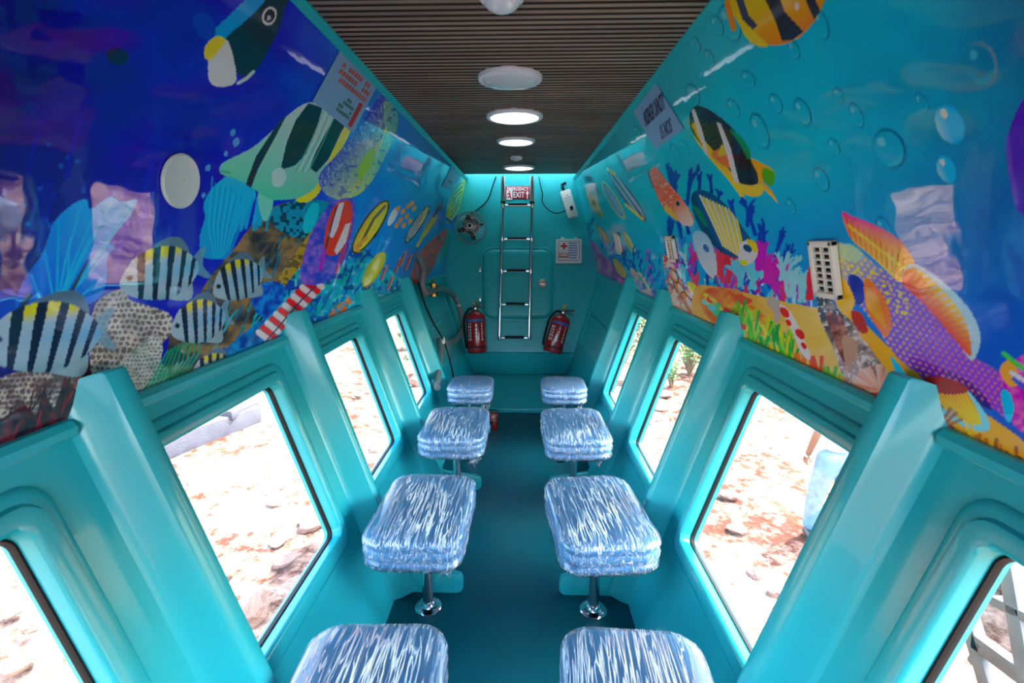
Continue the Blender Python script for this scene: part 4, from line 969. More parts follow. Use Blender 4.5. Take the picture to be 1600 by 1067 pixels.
# ================================================================== SEATS
def seat_loops(hw, hl, grow=0.0, k=8):
    prof = [(-.112, .030), (-.108, .010), (-.092, .001), (-.080, .006), (-.074, .010), (-.066, .002), (-.052, .000), (-.044, .006), (-.038, .007), (-.028, .000), (-.014, .003), (-.005, .012), (0.0, .028), (.004, .055), (.007, .09), (.008, .125)]
    lp = []
    for z, ins in prof:
        a, b_ = hw - ins + grow, hl - ins + grow
        r = max(.012, min(.075, a - .002, b_ - .002) - ins * .35)
        lp.append([Vector((x, y, z + (grow if z > -.05 else -grow))) for x, y in rrect(-a, a, -b_, b_, r, k)])
    return lp
SEATS = {}
def make_seat(hw, hl):
    root = empty('stool')
    H = .440
    q = MB().loops([[p + Vector((0, 0, H)) for p in l] for l in seat_loops(hw, hl)], True, True)
    q.build('cushion', 'vinyl', root, smooth=60)
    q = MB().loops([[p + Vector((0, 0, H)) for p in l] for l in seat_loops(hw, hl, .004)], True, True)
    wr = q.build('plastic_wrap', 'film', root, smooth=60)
    # gathered tail of film under the rim
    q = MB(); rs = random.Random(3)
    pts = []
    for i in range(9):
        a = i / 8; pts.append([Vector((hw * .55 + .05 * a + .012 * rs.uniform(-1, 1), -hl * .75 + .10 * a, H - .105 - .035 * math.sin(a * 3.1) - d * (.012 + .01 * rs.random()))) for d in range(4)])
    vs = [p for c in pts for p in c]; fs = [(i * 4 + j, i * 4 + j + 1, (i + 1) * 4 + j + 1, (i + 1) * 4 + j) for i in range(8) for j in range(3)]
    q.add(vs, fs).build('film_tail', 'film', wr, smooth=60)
    q = MB().box((0, 0, H - .118), (hw * 1.3, hl * 1.3, .012)); q.build('seat_plate', 'dark', root, bevel=.003)
    MB().lathe([(.020, .012), (.021, .05), (.021, H - .12)], 20).build('pedestal', 'chrome', root)
    q = MB().lathe([(.052, 0), (.052, .005), (.047, .010), (.030, .014), (.024, .026), (.021, .028)], 28)
    fl = q.build('base_flange', 'chrome', root)
    for k in range(4):
        a = math.pi / 4 + k * math.pi / 2
        MB().lathe([(.006, 0), (.006, .004), (.003, .006)], 8, o=(.039 * math.cos(a), .039 * math.sin(a), .009)).build('bolt', 'alu', fl)
    return root
def lock_rod(root, s):
    q = MB().tube([(-s * .075, -.02, .335), (-s * .075, -.02, .235)], .0045, 8)
    q.lathe([(.024, 0), (.026, .004), (.012, .010), (.006, .012)], 16, o=(-s * .075, -.02, .228))
    q.build('lock_rod', 'chrome', root)
ys_ = [.815, 1.617, 2.449, 3.20]
proto = make_seat(.168, .240)
small = make_seat(.150, .165)
seat_txt = {(-1, 0): 'blue stool wrapped in clear film, nearest the camera on the left', (1, 0): 'blue stool wrapped in clear film, nearest the camera on the right',
            (-1, 1): 'second nearest film-wrapped blue stool in the left row', (1, 1): 'second nearest film-wrapped blue stool in the right row',
            (-1, 2): 'third film-wrapped blue stool from the camera in the left row', (1, 2): 'third film-wrapped blue stool from the camera in the right row',
            (-1, 3): 'small film-wrapped blue stool at the bow end of the left row', (1, 3): 'small film-wrapped blue stool at the bow end of the right row'}
rotz = {(-1, 0): .03, (1, 0): -.05, (-1, 1): -.02, (1, 1): .10, (-1, 2): .0, (1, 2): .03, (-1, 3): 0, (1, 3): 0}
first = {0: True, 1: True}
for s in (-1, 1):
    for k, y in enumerate(ys_):
        src = small if k == 3 else proto; ky = 1 if k == 3 else 0
        if first[ky]: o = src; first[ky] = False
        else: o = copy_tree(src)
        SEATS[(s, k)] = o
for (s, k), o in SEATS.items():
    lock_rod(o, s)
    o.location = (s * (.318 if k else .30), ys_[k], 0); o.rotation_euler.z = rotz[(s, k)]
    tag(o, seat_txt[(s, k)], 'stool', 'film-wrapped stools along the aisle')

# ================================================================== CEILING LAMPS
def lamp(px, py, r, label, emit, dome=.010):
    p = hit(px, py, (0, 0, CEIL_Z), Vector((0, 0, 1)))
    o = empty('ceiling_lamp', (p.x, p.y, CEIL_Z))
    MB().lathe([(r, 0.002), (r, -.006), (r * .97, -.012), (r * .86, -.014), (r * .84, -.010)], 40).build('rim', 'lampw', o)
    m_ = 'lamp_lit' if emit else 'lamp_off'
    pr_ = [(r * .85, -.009)] + [(r * .85 * math.cos(a), -.012 - dome * math.sin(a)) for a in np.linspace(.1, 1.5, 7)]
    MB().lathe(pr_, 40).build('diffuser', m_, o)
    if not emit:
        for sx in (-1, 1): MB().box((sx * r * .62, -.01, -.016), (.03, .012, .012)).build('clip', 'lampw', o, bevel=.003)
    return tag(o, label, 'lamp', 'round lamps along the ceiling')
M['lamp_lit'] = mat('lamp_diffuser_lit', (246, 248, 255), .3, emit=.2)
M['lamp_off'] = mat('lamp_diffuser', (228, 230, 234), .12, coat=.6)
lamp(784, -8, .060, 'small white ceiling spot cut off by the top of the picture', False, .03)
lamp(797, 121, .130, 'large white round ceiling lamp nearest the camera', False, .014)
lamp(804, 181, .150, 'flat white round ceiling lamp, second of the large ones', True)
lamp(806, 220, .128, 'flat white round ceiling lamp, third of the large ones', True)
lamp(807, 245, .046, 'tiny white ceiling spot between the two farthest lamps', False, .02)
lamp(811, 261, .145, 'flat white round ceiling lamp nearest the ladder', True)

# ================================================================== BOW BULKHEAD FITTINGS (local x right, -y out of the wall, z up the wall)
def back_root(name, px, py, n=0.0):
    return empty(name, on_back(px, py, n), (BK_ROT, 0, 0))
def bl(px, py, ref):           # local (x,z) on the bulkhead relative to a root
    d = on_back(px, py) - ref.location
    return d.x, d.dot(BKU)
# hatch
h = struct(back_root('door_1', 806, 444), 'rounded turquoise hatch panel behind the ladder')
x0, z1 = bl(755, 391, h); x1, z0 = bl(863, 497, h)
R_ = lambda off, y, rad: [Vector((x, y, z)) for x, z in rrect(x0 - off, x1 + off, z0 - off, z1 + off, rad, 8)]
MB().loops([R_(.035, .002, .13), R_(.030, -.006, .13), R_(.012, -.006, .115), R_(.008, .0, .11)]).build('hatch_rim', 'teal_back', h)
MB().loops([R_(.006, .004, .11), R_(0, -.012, .11), R_(-.010, -.020, .105), R_(-.05, -.022, .08)], False, True).build('hatch_panel', 'teal_back', h)
lx, lz = bl(848, 444, h)
MB().lathe([(.046, -.020), (.046, -.030), (.040, -.034), (.038, -.028), (.030, -.028)], 28, 'y', (lx, 0, lz)).build('latch', 'chrome', h)
MB().box((lx, -.032, lz), (.044, .010, .016)).build('latch_grip', 'alu', h, bevel=.003)
for py in (421, 467):
    hx, hz = bl(750, py, h); MB().box((hx, -.012, hz), (.026, .018, .050)).build('hinge', 'alu', h, bevel=.004)

# ladder
LP0, LP1 = Vector((0, 4.84, .33)), Vector((0, 5.13, CEIL_Z)); LU = (LP1 - LP0).normalized(); LN = Vector((0, -LU.z, LU.y))
def lad(px, py): return hit(px, py, LP0, LN)
ld = tag(empty('ladder', lad(803, 531)), 'steel telescopic ladder with black rung treads on the bulkhead', 'ladder')
def LDP(px, py): return lad(px, py) - ld.location
for xt, xm, xb in ((786, 785, 780), (831.5, 831, 826.5)):
    top = LDP(xt, 276); mid = LDP(xt, 316); bot = LDP(xb, 531)
    MB().tube([top, mid], .024, 14).build('rail', 'alu', ld)
    MB().tube([mid, bot], .016, 14).build('rail', 'chrome', ld)
    MB().tube([mid + Vector((0, 0, .01)), mid - Vector((0, 0, .012))], .027, 14).build('collar', 'dark', ld)
for py, dx in ((321, 0), (374, -1.2), (424, -2.4), (476, -3.8), (528, -5)):
    a, b_ = LDP(786 + dx, py), LDP(832 + dx, py)
    rg = MB().tube([a, b_], .012, 12).build('rung', 'chrome', ld)
    m0, m1 = a.lerp(b_, .17), a.lerp(b_, .83)
    c = (m0 + m1) / 2 + Vector((0, -.004, .010))
    MB().box(c, ((m1 - m0).length, .034, .022)).build('tread', 'black', rg, bevel=.005)
    for e in (a, b_): MB().lathe([(.021, -.018), (.022, 0), (.021, .018)], 14, o=e).build('joint', 'chrome', rg)

# exit sign
def panel(root, px0, py0, px1, py1, th, m, name, y=0.0, bev=.002, par=None):
    a0, b1 = bl(px0, py0, root); a1, b0 = bl(px1, py1, root)
    return MB().box(((a0 + a1) / 2, -y - th / 2, (b0 + b1) / 2), (a1 - a0, th, b1 - b0)).build(name, m, par or root, bevel=bev)
sg = tag(back_root('exit_sign', 809, 301), 'red emergency exit sign between the ladder rails', 'sign')
panel(sg, 790, 291, 828, 311, .006, 'signred', 'board')
def stext(body, px, py, size, m='printwhite', root=None, sx=1.0, y=.008):
    x, z = bl(px, py, root); return text('lettering', body, size, m, root, (x, -y, z), (math.pi / 2, 0, 0), sx=sx)
def fit(o, w_, h_):
    xs = [v.co.x for v in o.data.vertices]; zs = [v.co.y for v in o.data.vertices]
    o.scale = (w_ / (max(xs) - min(xs)), h_ / (max(zs) - min(zs)), 1)
PXM = 5.25 / FPX
fit(stext('EMERGENCY', 809, 295.8, .05, root=sg), 32 * PXM, 5.6 * PXM)
fit(stext('EXIT', 810.5, 305, .05, root=sg), 17 * PXM, 8.5 * PXM)
ax, az = bl(824, 305, sg)
q = MB(); q.prism([(-.006, -.045), (.006, -.045), (.006, .012), (.018, .012), (0, .045), (-.018, .012), (-.006, .012)], .0015, lambda x, z, d: (ax + x, -.0065 - d, az + z)); q.build('arrow', 'printwhite', sg, smooth=None)
ax2, az2 = bl(796, 305, sg)
q = MB()
q.prism([(-.030, -.05), (.030, -.05), (.030, .05), (-.030, .05)], .001, lambda x, z, d: (ax2 + x, -.0062 - d, az2 + z)); q.build('pictogram_field', 'printwhite', sg, smooth=None)
q = MB()
for pl in ([(-.006, .028), (.008, .028), (.008, .042), (-.006, .042)], [(-.014, .022), (.010, .024), (.014, -.004), (.000, -.006)], [(.000, -.006), (.014, -.004), (.022, -.040), (.012, -.044)], [(.000, -.004), (-.024, -.026), (-.016, -.036), (.010, -.012)], [(-.012, .022), (-.026, .004), (-.018, -.002), (-.004, .014)]):
    q.prism(pl, .001, lambda x, z, d: (ax2 + x, -.0074 - d, az2 + z))
q.build('running_figure', 'signred', sg, smooth=None)

# wall fan
fn = tag(back_root('wall_fan', 738, 362), 'small black wall fan with wire guard left of the ladder', 'fan')
MB().box((-.02, -.03, .13), (.10, .06, .07)).build('bracket', 'dark', fn, bevel=.012)
MB().tube([(-.02, -.05, .12), (-.01, -.10, .06), (0, -.12, .02)], .018, 12).build('arm', 'dark', fn)
MB().lathe([(.03, -.05), (.075, -.06), (.09, -.09), (.085, -.13), (.05, -.155), (.03, -.16)], 28, 'y', (.0, 0, .045)).build('motor_housing', 'dark', fn)
cz = 0.0; fy = -.20
gd = MB()
for rr, yy in ((.155, fy), (.158, fy + .05), (.150, fy + .10), (.10, fy - .028), (.05, fy - .036)):
    gd.tube([(rr * math.cos(a), yy, cz + rr * math.sin(a)) for a in np.linspace(0, 2 * math.pi, 40, endpoint=False)], .0035 if rr > .14 else .002, 6, closed=True)
gd.build('guard_ring', 'alu', fn)
wr_ = MB()
for k in range(24):
    a = 2 * math.pi * k / 24; c, s_ = math.cos(a), math.sin(a)
    wr_.tube([(.03 * c, fy - .036, cz + .03 * s_), (.10 * c, fy - .028, cz + .10 * s_), (.155 * c, fy, cz + .155 * s_), (.156 * c, fy + .06, cz + .156 * s_)], .0012, 5)
wr_.build('guard_wire', 'alu', fn)
for k in range(4):
    a0 = -1.3 + k * math.pi / 2
    pts = []
    for r_, w_, tw in ((.025, .018, .016), (.06, .034, .018), (.10, .042, .014), (.132, .030, .008)):
        for sg_ in (-1, 1):
            a = a0 + sg_ * w_ / r_ * .5
            pts.append(Vector((r_ * math.cos(a), fy + .03 + sg_ * tw, cz + r_ * math.sin(a))))
    q = MB(); q.add(pts + [p_ + Vector((0, .003, 0)) for p_ in pts], [f_ for i in range(3) for f_ in ((2 * i, 2 * i + 1, 2 * i + 3, 2 * i + 2), (8 + 2 * i, 8 + 2 * i + 2, 8 + 2 * i + 3, 8 + 2 * i + 1))])
    q.build('blade', 'black', fn)
MB().lathe([(.03, fy - .036), (.03, fy - .042), (.022, fy - .046)], 24, 'y', (0, 0, cz)).build('hub_badge', 'white', fn)
MB().lathe([(.018, fy - .046), (.016, fy - .048)], 16, 'y', (0, 0, cz)).build('badge_ring', 'dark', fn)

# wires
def wire(name, pix, r, label, cat='cable', n=.012, m='black'):
    pts = [on_back(x, y, n) for x, y in pix]
    o = empty(name, pts[0])
    MB().tube(catmull([p - pts[0] for p in pts], 8), r, 8).build('sheath', m, o)
    return tag(o, label, cat)
wire('power_cable', [(775, 276), (770, 290), (762, 312), (748, 326), (736, 334)], .006, 'thin dark cable running from the ceiling to the fan')
wire('power_cable', [(842, 276), (845, 292), (848, 304), (847, 314), (853, 324), (862, 331), (872, 333), (882, 330), (888, 327)], .005, 'thin black cable looping from the ceiling to the white socket board', n=.022)

# socket board, tilted
sb = tag(back_root('socket_board', 889, 320), 'white tilted switch and socket board beside the right mural', 'socket')
sb.rotation_euler = Matrix.Rotation(BK_ROT, 3, 'X').to_euler()
sb.rotation_euler = (Matrix.Rotation(BK_ROT, 3, 'X') @ Matrix.Rotation(math.radians(17), 3, 'Y').inverted()).to_euler()
MB().box((0, -.022, 0), (.105, .044, .295)).build('box', 'white', sb, bevel=.006)
MB().box((0, -.046, 0), (.094, .006, .280)).build('face_plate', 'ivory', sb, bevel=.003)
for z in (.07, -.06):
    sp_ = MB().box((0, -.050, z), (.060, .004, .075)).build('socket_module', 'white', sb, bevel=.002)
    for dx, dz in ((0, .018), (-.014, -.008), (.014, -.008)):
        MB().lathe([(.0055, -.052), (.0055, -.0525)], 10, 'y', (dx, 0, z + dz)).build('pin_hole', 'black', sp_)
MB().box((.004, -.066, -.055), (.030, .030, .036)).build('plug', 'black', sb, bevel=.006)
MB().tube([(-.01, -.03, .15), (-.02, -.04, .18), (-.012, -.03, .215), (.03, -.02, .225)], .014, 10).build('conduit', 'black', sb)

# first aid box
fa = tag(back_root('first_aid_box', 888, 394), 'white first aid box with red cross beside the hatch', 'first aid box')
panel(fa, 868.5, 376, 907.5, 413, .075, 'white', 'case', 0, .006)
a0, b1 = bl(868.5, 376, fa); a1, b0 = bl(907.5, 413, fa); wx_, hz_ = a1 - a0, b1 - b0
q = MB(); 
for (u0, v0, u1, v1) in ((.08, .90, .92, .915), (.08, .10, .92, .115), (.08, .10, .095, .915), (.905, .10, .92, .915)):
    q.box((a0 + wx_ * (u0 + u1) / 2, -.0755, b0 + hz_ * (v0 + v1) / 2), (max(.004, wx_ * (u1 - u0)), .001, max(.004, hz_ * (v1 - v0))))
q.build('printed_border', 'printdark', fa, smooth=None)
cx, cz = a0 + wx_ * .30, b0 + hz_ * .70
q = MB(); q.box((cx, -.076, cz), (.066, .002, .020)); q.box((cx, -.0762, cz), (.020, .002, .066)); q.build('red_cross', 'printred', fa, smooth=None)
text('lettering', 'FIRST AID', .042, 'printred', fa, (a0 + wx_ * .30, -.0765, b0 + hz_ * .36), (math.pi / 2, 0, 0), sx=.65)
q = MB(); q.box((a0 + wx_ * .30, -.076, b0 + hz_ * .25), (.10, .001, .012)); q.build('printed_line', 'printred', fa, smooth=None)
rs = random.Random(5)
for k in range(7):
    z = b0 + hz_ * (.82 - .1 * k); q = MB(); q.box((a0 + wx_ * .65, -.076, z), (.085 + .01 * rs.uniform(-1, 1), .001, .009)); q.build('printed_line', 'printblue', fa, smooth=None)
for px in (879, 900):
    x, z = bl(px, 373.5, fa); lg = MB().lathe([(.017, -.002), (.017, -.010), (.012, -.012)], 16, 'y', (x, 0, z)).build('hanging_lug', 'white', fa)
    MB().lathe([(.007, -.012), (.007, -.015)], 10, 'y', (x, 0, z)).build('screw', 'black', lg)

# fire extinguishers standing on the step against the bulkhead
def extinguisher(pb, pt, label, flip):
    nb = .13
    b_ = on_back(pb[0], pb[1], nb); t_ = on_back(pt[0], pt[1], nb)
    ax_ = (t_ - b_); Ln = ax_.length; ax_.normalize()
    o = empty('fire_extinguisher', b_)
    xx = Vector((1, 0, 0)); xx = (xx - ax_ * xx.dot(ax_)).normalized(); yy = ax_.cross(xx)
    o.rotation_euler = Matrix((xx, yy, ax_)).transposed().to_euler()
    R = .096; Hb = Ln * .80
    MB().lathe([(R * .8, 0), (R * .93, .004), (R, .02), (R, Hb * .84), (R * .96, Hb * .89), (R * .8, Hb * .945), (R * .5, Hb * .98), (.030, Hb), (.028, Hb + .012)], 32).build('cylinder', 'red', o)
    MB().lathe([(R + .003, Hb * .13), (R + .004, Hb * .145), (R + .003, Hb * .16)], 32).build('strap', 'black', o)
    # label wrapped round the front
    def arc(z0, z1, a0, a1, m_, nm, off=.0015):
        q = MB(); n = 14; vs = []
        for i in range(n + 1):
            a = math.radians(a0 + (a1 - a0) * i / n)
            for z in (z0, z1): vs.append(((R + off) * math.sin(a), -(R + off) * math.cos(a), z))
        q.add(vs, [(2 * i, 2 * i + 2, 2 * i + 3, 2 * i + 1) for i in range(n)]); return q.build(nm, m_, o)
    arc(Hb * .74, Hb * .80, -52, 52, 'printblue', 'label_band')
    rs = random.Random(2)
    for c0 in (-44, -30, 6, 40):
        z = Hb * .30
        while z < Hb * .70:
            l = rs.uniform(.012, .03); arc(z, min(z + l, Hb * .71), c0 - 3.5, c0 + 3.5, 'printwhite', 'label_print', .002); z += l + .010
    # valve head, lever, gauge, hose
    MB().lathe([(.020, Hb + .010), (.022, Hb + .03), (.017, Hb + .05), (.012, Hb + .06)], 16).build('valve', 'brass', o)
    MB().box((.045 * flip, 0, Hb + .062), (.12, .022, .012), Matrix.Rotation(-.25 * flip, 3, 'Y')).build('lever', 'dark', o, bevel=.003)
    MB().box((.05 * flip, 0, Hb + .034), (.11, .020, .010), Matrix.Rotation(.12 * flip, 3, 'Y')).build('carry_handle', 'dark', o, bevel=.003)
    MB().lathe([(.017, -.022), (.017, -.032), (.014, -.034)], 18, 'y', (0, 0, Hb + .03)).build('gauge', 'chrome', o)
    MB().box((-.004, -.012, Hb + .085), (.024, .014, .040), Matrix.Rotation(.3, 3, 'Y')).build('safety_tag', 'yellow', o, bevel=.003)
    s_ = -flip if flip > 0 else -1
    s_ = -1
    MB().tube(catmull([(s_ * .02, 0, Hb + .03), (s_ * .07, -.01, Hb + .02), (s_ * .112, -.02, Hb * .86), (s_ * .118, -.02, Hb * .6), (s_ * .114, -.01, Hb * .3), (s_ * .106, 0, Hb * .14)], 6), .011, 10).build('hose', 'black', o)
    return tag(o, label, 'fire extinguisher', 'red fire extinguishers on the bow step')
extinguisher((746, 552), (742, 470), 'red fire extinguisher left of the ladder, nearly upright', 1)
extinguisher((862, 551), (883, 478), 'red fire extinguisher right of the ladder, leaning to the right', 1)

# bilge hose with brass valve in the left bow corner
def at_off(px, py, n): return on_back(px, py, n)
pts = [on_mural(-1, 652, 398, .03), on_mural(-1, 661, 420, .06), on_low(-1, 659, 442, .10), on_low(-1, 664, 458, .09)]
ho = tag(empty('bilge_hose', pts[0]), 'grey ribbed hose with brass valve in the left bow corner', 'hose')
q1 = [p - ho.location for p in pts]
MB().tube(catmull(q1, 8), .026, 14).build('upper_hose', 'hose', ho)
pts2 = [on_low(-1, 664, 458, .09), on_low(-1, 676, 454, .09), on_low(-1, 690, 451, .07), at_off(707, 460, .09), at_off(717, 478, .06), at_off(722, 500, .05), at_off(722, 516, .05), on_low(-1, 710, 532, .08), on_low(-1, 697, 535, .07), on_low(-1, 687, 532, .06)]
MB().tube(catmull([p - ho.location for p in pts2], 8), .026, 14).build('loop_hose', 'hose', ho)
pts3 = [on_low(-1, 687, 532, .06), on_low(-1, 688, 545, .06), on_low(-1, 687, 565, .06), on_low(-1, 684, 590, .06), on_low(-1, 683, 606, .06)]
MB().tube(catmull([p - ho.location for p in pts3], 8), .024, 14).build('lower_hose', 'hose', ho)
vp = on_low(-1, 677, 453, .09) - ho.location
vv = MB().lathe([(.034, -.05), (.034, -.03), (.026, -.028), (.026, .03), (.034, .032), (.034, .055), (.02, .058)], 8, o=vp).build('valve_body', 'brass', ho)
MB().tube([vp + Vector((0, 0, .05)), vp + Vector((.0, -.02, .09))], .008, 8).build('valve_stem', 'brass', vv)
for c in (at_off(716.5, 477, .06), on_low(-1, 690, 533, .065), on_low(-1, 664, 457, .09)):
    py = 600 if c.z < .6 else 400; c = c - ho.location; MB().lathe([(.030, -.008), (.031, 0), (.030, .008)], 16, 'x' if py > 500 else 'z', c).build('clamp', 'alu', ho)
cpts = [on_low(-1, 653, 440, .10), on_low(-1, 662, 470, .10), on_low(-1, 676, 502, .11), on_low(-1, 693, 532, .11), on_low(-1, 702, 560, .11), on_low(-1, 709, 590, .11)]
o = empty('drain_cable', cpts[0]); MB().tube(catmull([p - cpts[0] for p in cpts], 8), .006, 8).build('sheath', 'black', o)
tag(o, 'black cable hanging down the left bow corner past the hose', 'cable')
tip = cpts[3] - cpts[0]; MB().box(tip, (.02, .02, .05)).build('cable_clip', 'white', o, bevel=.003)
# thin wire on the right of the bow step
wp = [at_off(903, 566, .05), at_off(900, 580, .04), at_off(894, 592, .06)]
o = empty('loose_wire', wp[0]); MB().tube(catmull([p - wp[0] for p in wp], 6), .003, 6).build('strand', 'white', o)
tag(o, 'thin pale wire end hanging over the right side of the bow step', 'cable')
# red bottle under the far left stool
o = tag(empty('red_box', (-.20, 3.45, 0)), 'red box standing on the floor behind the small left stool', 'box')
MB().box((0, 0, .055), (.10, .08, .11)).build('body', 'red', o, bevel=.010)
MB().box((0, 0, .115), (.104, .084, .014)).build('lid', 'red', o, bevel=.004)
MB().box((0, -.042, .06), (.03, .006, .02)).build('latch', 'black', o, bevel=.002)

# ================================================================== THINGS ON THE MURALS
def mural_root(name, s, px, py, n=0.002):
    o = empty(name, on_mural(s, px, py, n))
    ydir = Vector((0, 1, 0)); dn, nrm = mural_axes(s, mural_v(o.location, s)); up = -dn
    # local x runs along the wall so that x = reading direction, z = out of the wall
    xd = ydir * (1 if s < 0 else -1)
    o.rotation_euler = Matrix((xd, up, nrm)).transposed().to_euler()
    return o
def ml(px, py, o, s):
    d = on_mural(s, px, py, .002) - o.location
    return d.y * (1 if s < 0 else -1), d.dot(-mural_axes(s, mural_v(o.location, s))[0])
def quad_of(o, s, pix): return [ml(x, y, o, s) for x, y in pix]
# notice on the left: pale card with unreadable red and green lines and a red strip
st = tag(mural_root('notice_sticker', -1, 540, 140), 'pale blue notice with red and green lines on the left mural', 'notice')
c4 = quad_of(st, -1, [(532, 77), (592, 128), (551, 207), (488, 158)])
xs = [p[0] for p in c4]; zs = [p[1] for p in c4]
def lerp2(u, v):      # u along the card, v down the card
    a = [c4[0][i] * (1 - u) + c4[1][i] * u for i in (0, 1)]; b_ = [c4[3][i] * (1 - u) + c4[2][i] * u for i in (0, 1)]
    return [a[i] * (1 - v) + b_[i] * v for i in (0, 1)]
MB().prism(c4, .002).build('card', 'sticker', st, smooth=None)
def marks(root, f2, u0, u1, v0, v1, rows, cols, m_, nm, seed, dens=.6):
    rs = random.Random(seed); q = MB()
    for i in range(rows):
        for j in range(cols):
            if rs.random() > dens: continue
            a = u0 + (u1 - u0) * (j + .1) / cols; b_ = u0 + (u1 - u0) * (j + .85) / cols
            c = v0 + (v1 - v0) * (i + .12) / rows; d = v0 + (v1 - v0) * (i + .80) / rows
            q.prism([f2(a, c), f2(b_, c), f2(b_, d), f2(a, d)], .0006, lambda x, y, z: (x, y, .0022 + z))
    q.build(nm, m_, root, smooth=None)
marks(st, lerp2, .14, .92, .13, .50, 3, 11, 'printorange', 'red_lettering', 1, .78)
marks(st, lerp2, .42, .76, .58, .90, 4, 6, 'printgreen', 'green_lettering', 2, .62)
q = MB(); q.prism([lerp2(.80, .52), lerp2(.90, .52), lerp2(.90, .96), lerp2(.80, .96)], .0008, lambda x, y, z: (x, y, .0022 + z)); q.build('red_strip', 'printred', st, smooth=None)
# small card near the bow on the left
st2 = tag(mural_root('notice_sticker', -1, 706, 279), 'small pale blue card by the ceiling at the bow end of the left mural', 'notice')
c4 = quad_of(st2, -1, [(706, 258), (721, 270), (705, 298), (690, 291)])
MB().prism(c4, .002).build('card', 'sticker', st2, smooth=None)
marks(st2, lerp2, .3, .7, .62, .74, 1, 5, 'printblue', 'lettering', 4, .9)
# capacity notice on the right
st3 = tag(mural_root('notice_sticker', 1, 1031, 180), 'pale blue passenger capacity notice on the right mural', 'notice')
c4 = quad_of(st3, 1, [(990, 175), (1025, 130), (1069, 201), (1025, 234)])
MB().prism(c4, .002).build('card', 'sticker', st3, smooth=None)
cx_ = sum(p[0] for p in c4) / 4; cz_ = sum(p[1] for p in c4) / 4
wd_ = abs(c4[1][0] - c4[0][0])
a_, b_ = ml(1022, 174, st3, 1); text('lettering', 'PASSENGER CAPACITY', .060, 'printdark', st3, (a_, b_, .0025), (0, 0, 0), sx=1)
tx = st3.children[-1]; 
tw = max(v.co.x for v in tx.data.vertices) - min(v.co.x for v in tx.data.vertices); tx.scale = (wd_ * .76 / tw, 1.5, 1)
a_, b_ = ml(1041, 203, st3, 1); text('lettering', '15 NOS', .060, 'printdark', st3, (a_, b_, .0025), (0, 0, 0), sx=1)
tx = st3.children[-1]; tw = max(v.co.x for v in tx.data.vertices) - min(v.co.x for v in tx.data.vertices); tx.scale = (wd_ * .36 / tw, 1.3, 1)
# round blanking cap on the left mural
cp = tag(mural_root('blanking_cap', -1, 282, 283), 'pale round plastic cap on the left mural above the striped fish', 'cap')
MB().lathe([(.058, 0), (.058, .003), (.054, .006), (.050, .005), (.004, .006), (.003, .009)], 36).build('disc', 'cap', cp)
# louvred vents on the right mural
def vent(pix, label, rows):
    c = [sum(p[i] for p in pix) / 4 for i in (0, 1)]
    o = tag(mural_root('air_vent', 1, c[0], c[1]), label, 'vent', 'white louvred vents on the right mural')
    P = quad_of(o, 1, pix)
    xs = sorted(p[0] for p in P); zs = sorted(p[1] for p in P)
    x0, x1 = (xs[0] + xs[1]) / 2, (xs[2] + xs[3]) / 2; z0, z1 = (zs[0] + zs[1]) / 2, (zs[2] + zs[3]) / 2
    w_, h_ = x1 - x0, z1 - z0; th = .014
    MB().box(((x0 + x1) / 2, (z0 + z1) / 2, .002), (w_ * .94, h_ * .94, .003)).build('backing', 'black', o)
    fr = MB(); b_ = min(w_, h_) * .14
    for bx_ in (((x0 + b_ / 2), (z0 + z1) / 2, b_, h_), ((x1 - b_ / 2), (z0 + z1) / 2, b_, h_), ((x0 + x1) / 2, z0 + b_ / 2, w_, b_), ((x0 + x1) / 2, z1 - b_ / 2, w_, b_)):
        fr.box((bx_[0], bx_[1], th / 2), (bx_[2], bx_[3], th))
    fr.build('frame', 'ivory', o, bevel=.002)
    vert = h_ >= w_
    for k in range(rows + 1):
        if vert: MB().box(((x0 + x1) / 2, z0 + b_ + (h_ - 2 * b_) * k / rows, th * .45), (w_ - b_ * 1.6, (h_ - 2 * b_) / rows * .32, .006), Matrix.Rotation(.35, 3, 'X')).build('slat', 'ivory', o)
        else: MB().box((x0 + b_ + (w_ - 2 * b_) * k / rows, (z0 + z1) / 2, th * .45), ((w_ - 2 * b_) / rows * .32, h_ - b_ * 1.6, .006), Matrix.Rotation(.35, 3, 'Y')).build('slat', 'ivory', o)
    if vert: MB().box(((x0 + x1) / 2, (z0 + z1) / 2, th * .6), (w_ * .07, h_ - b_ * 1.5, .006)).build('mullion', 'ivory', o)
    for sx in (x0 + b_ / 2, x1 - b_ / 2): MB().lathe([(.004, th), (.004, th + .001)], 10, o=(sx, z1 - b_ / 2, 0)).build('screw', 'dark', o)
    return o
vent([(1255, 376), (1295, 373), (1331, 465), (1296, 468)], 'largest white louvred vent in front of the big wrasse', 7)
vent([(1036, 368), (1047, 368), (1066, 408), (1056, 411)], 'middle white louvred vent above the coral', 7)
vent([(957, 362), (964, 366), (977, 396), (971, 399)], 'smallest white louvred vent towards the bow', 6)

# ================================================================== OUTSIDE
# concrete kerb beyond the left windows
k0 = on_ground(246, 716); k1 = on_ground(392, 662)
dirv = (k1 - k0); dirv.z = 0; an = math.atan2(dirv.y, dirv.x)
ks = tag(empty('concrete_kerb', (k0.x, k0.y, GROUND), (0, 0, an)), 'grey concrete slab lying on the earth beyond the left windows', 'slab')
MB().box((dirv.length * .45, .35, .12), (dirv.length * 1.3, .9, .34)).build('slab', 'concrete', ks, bevel=.03)
MB().box((dirv.length * .9, .2, .30), (.7, .5, .16), Matrix.Rotation(.3, 3, 'Z')).build('broken_piece', 'concrete', ks, bevel=.04)
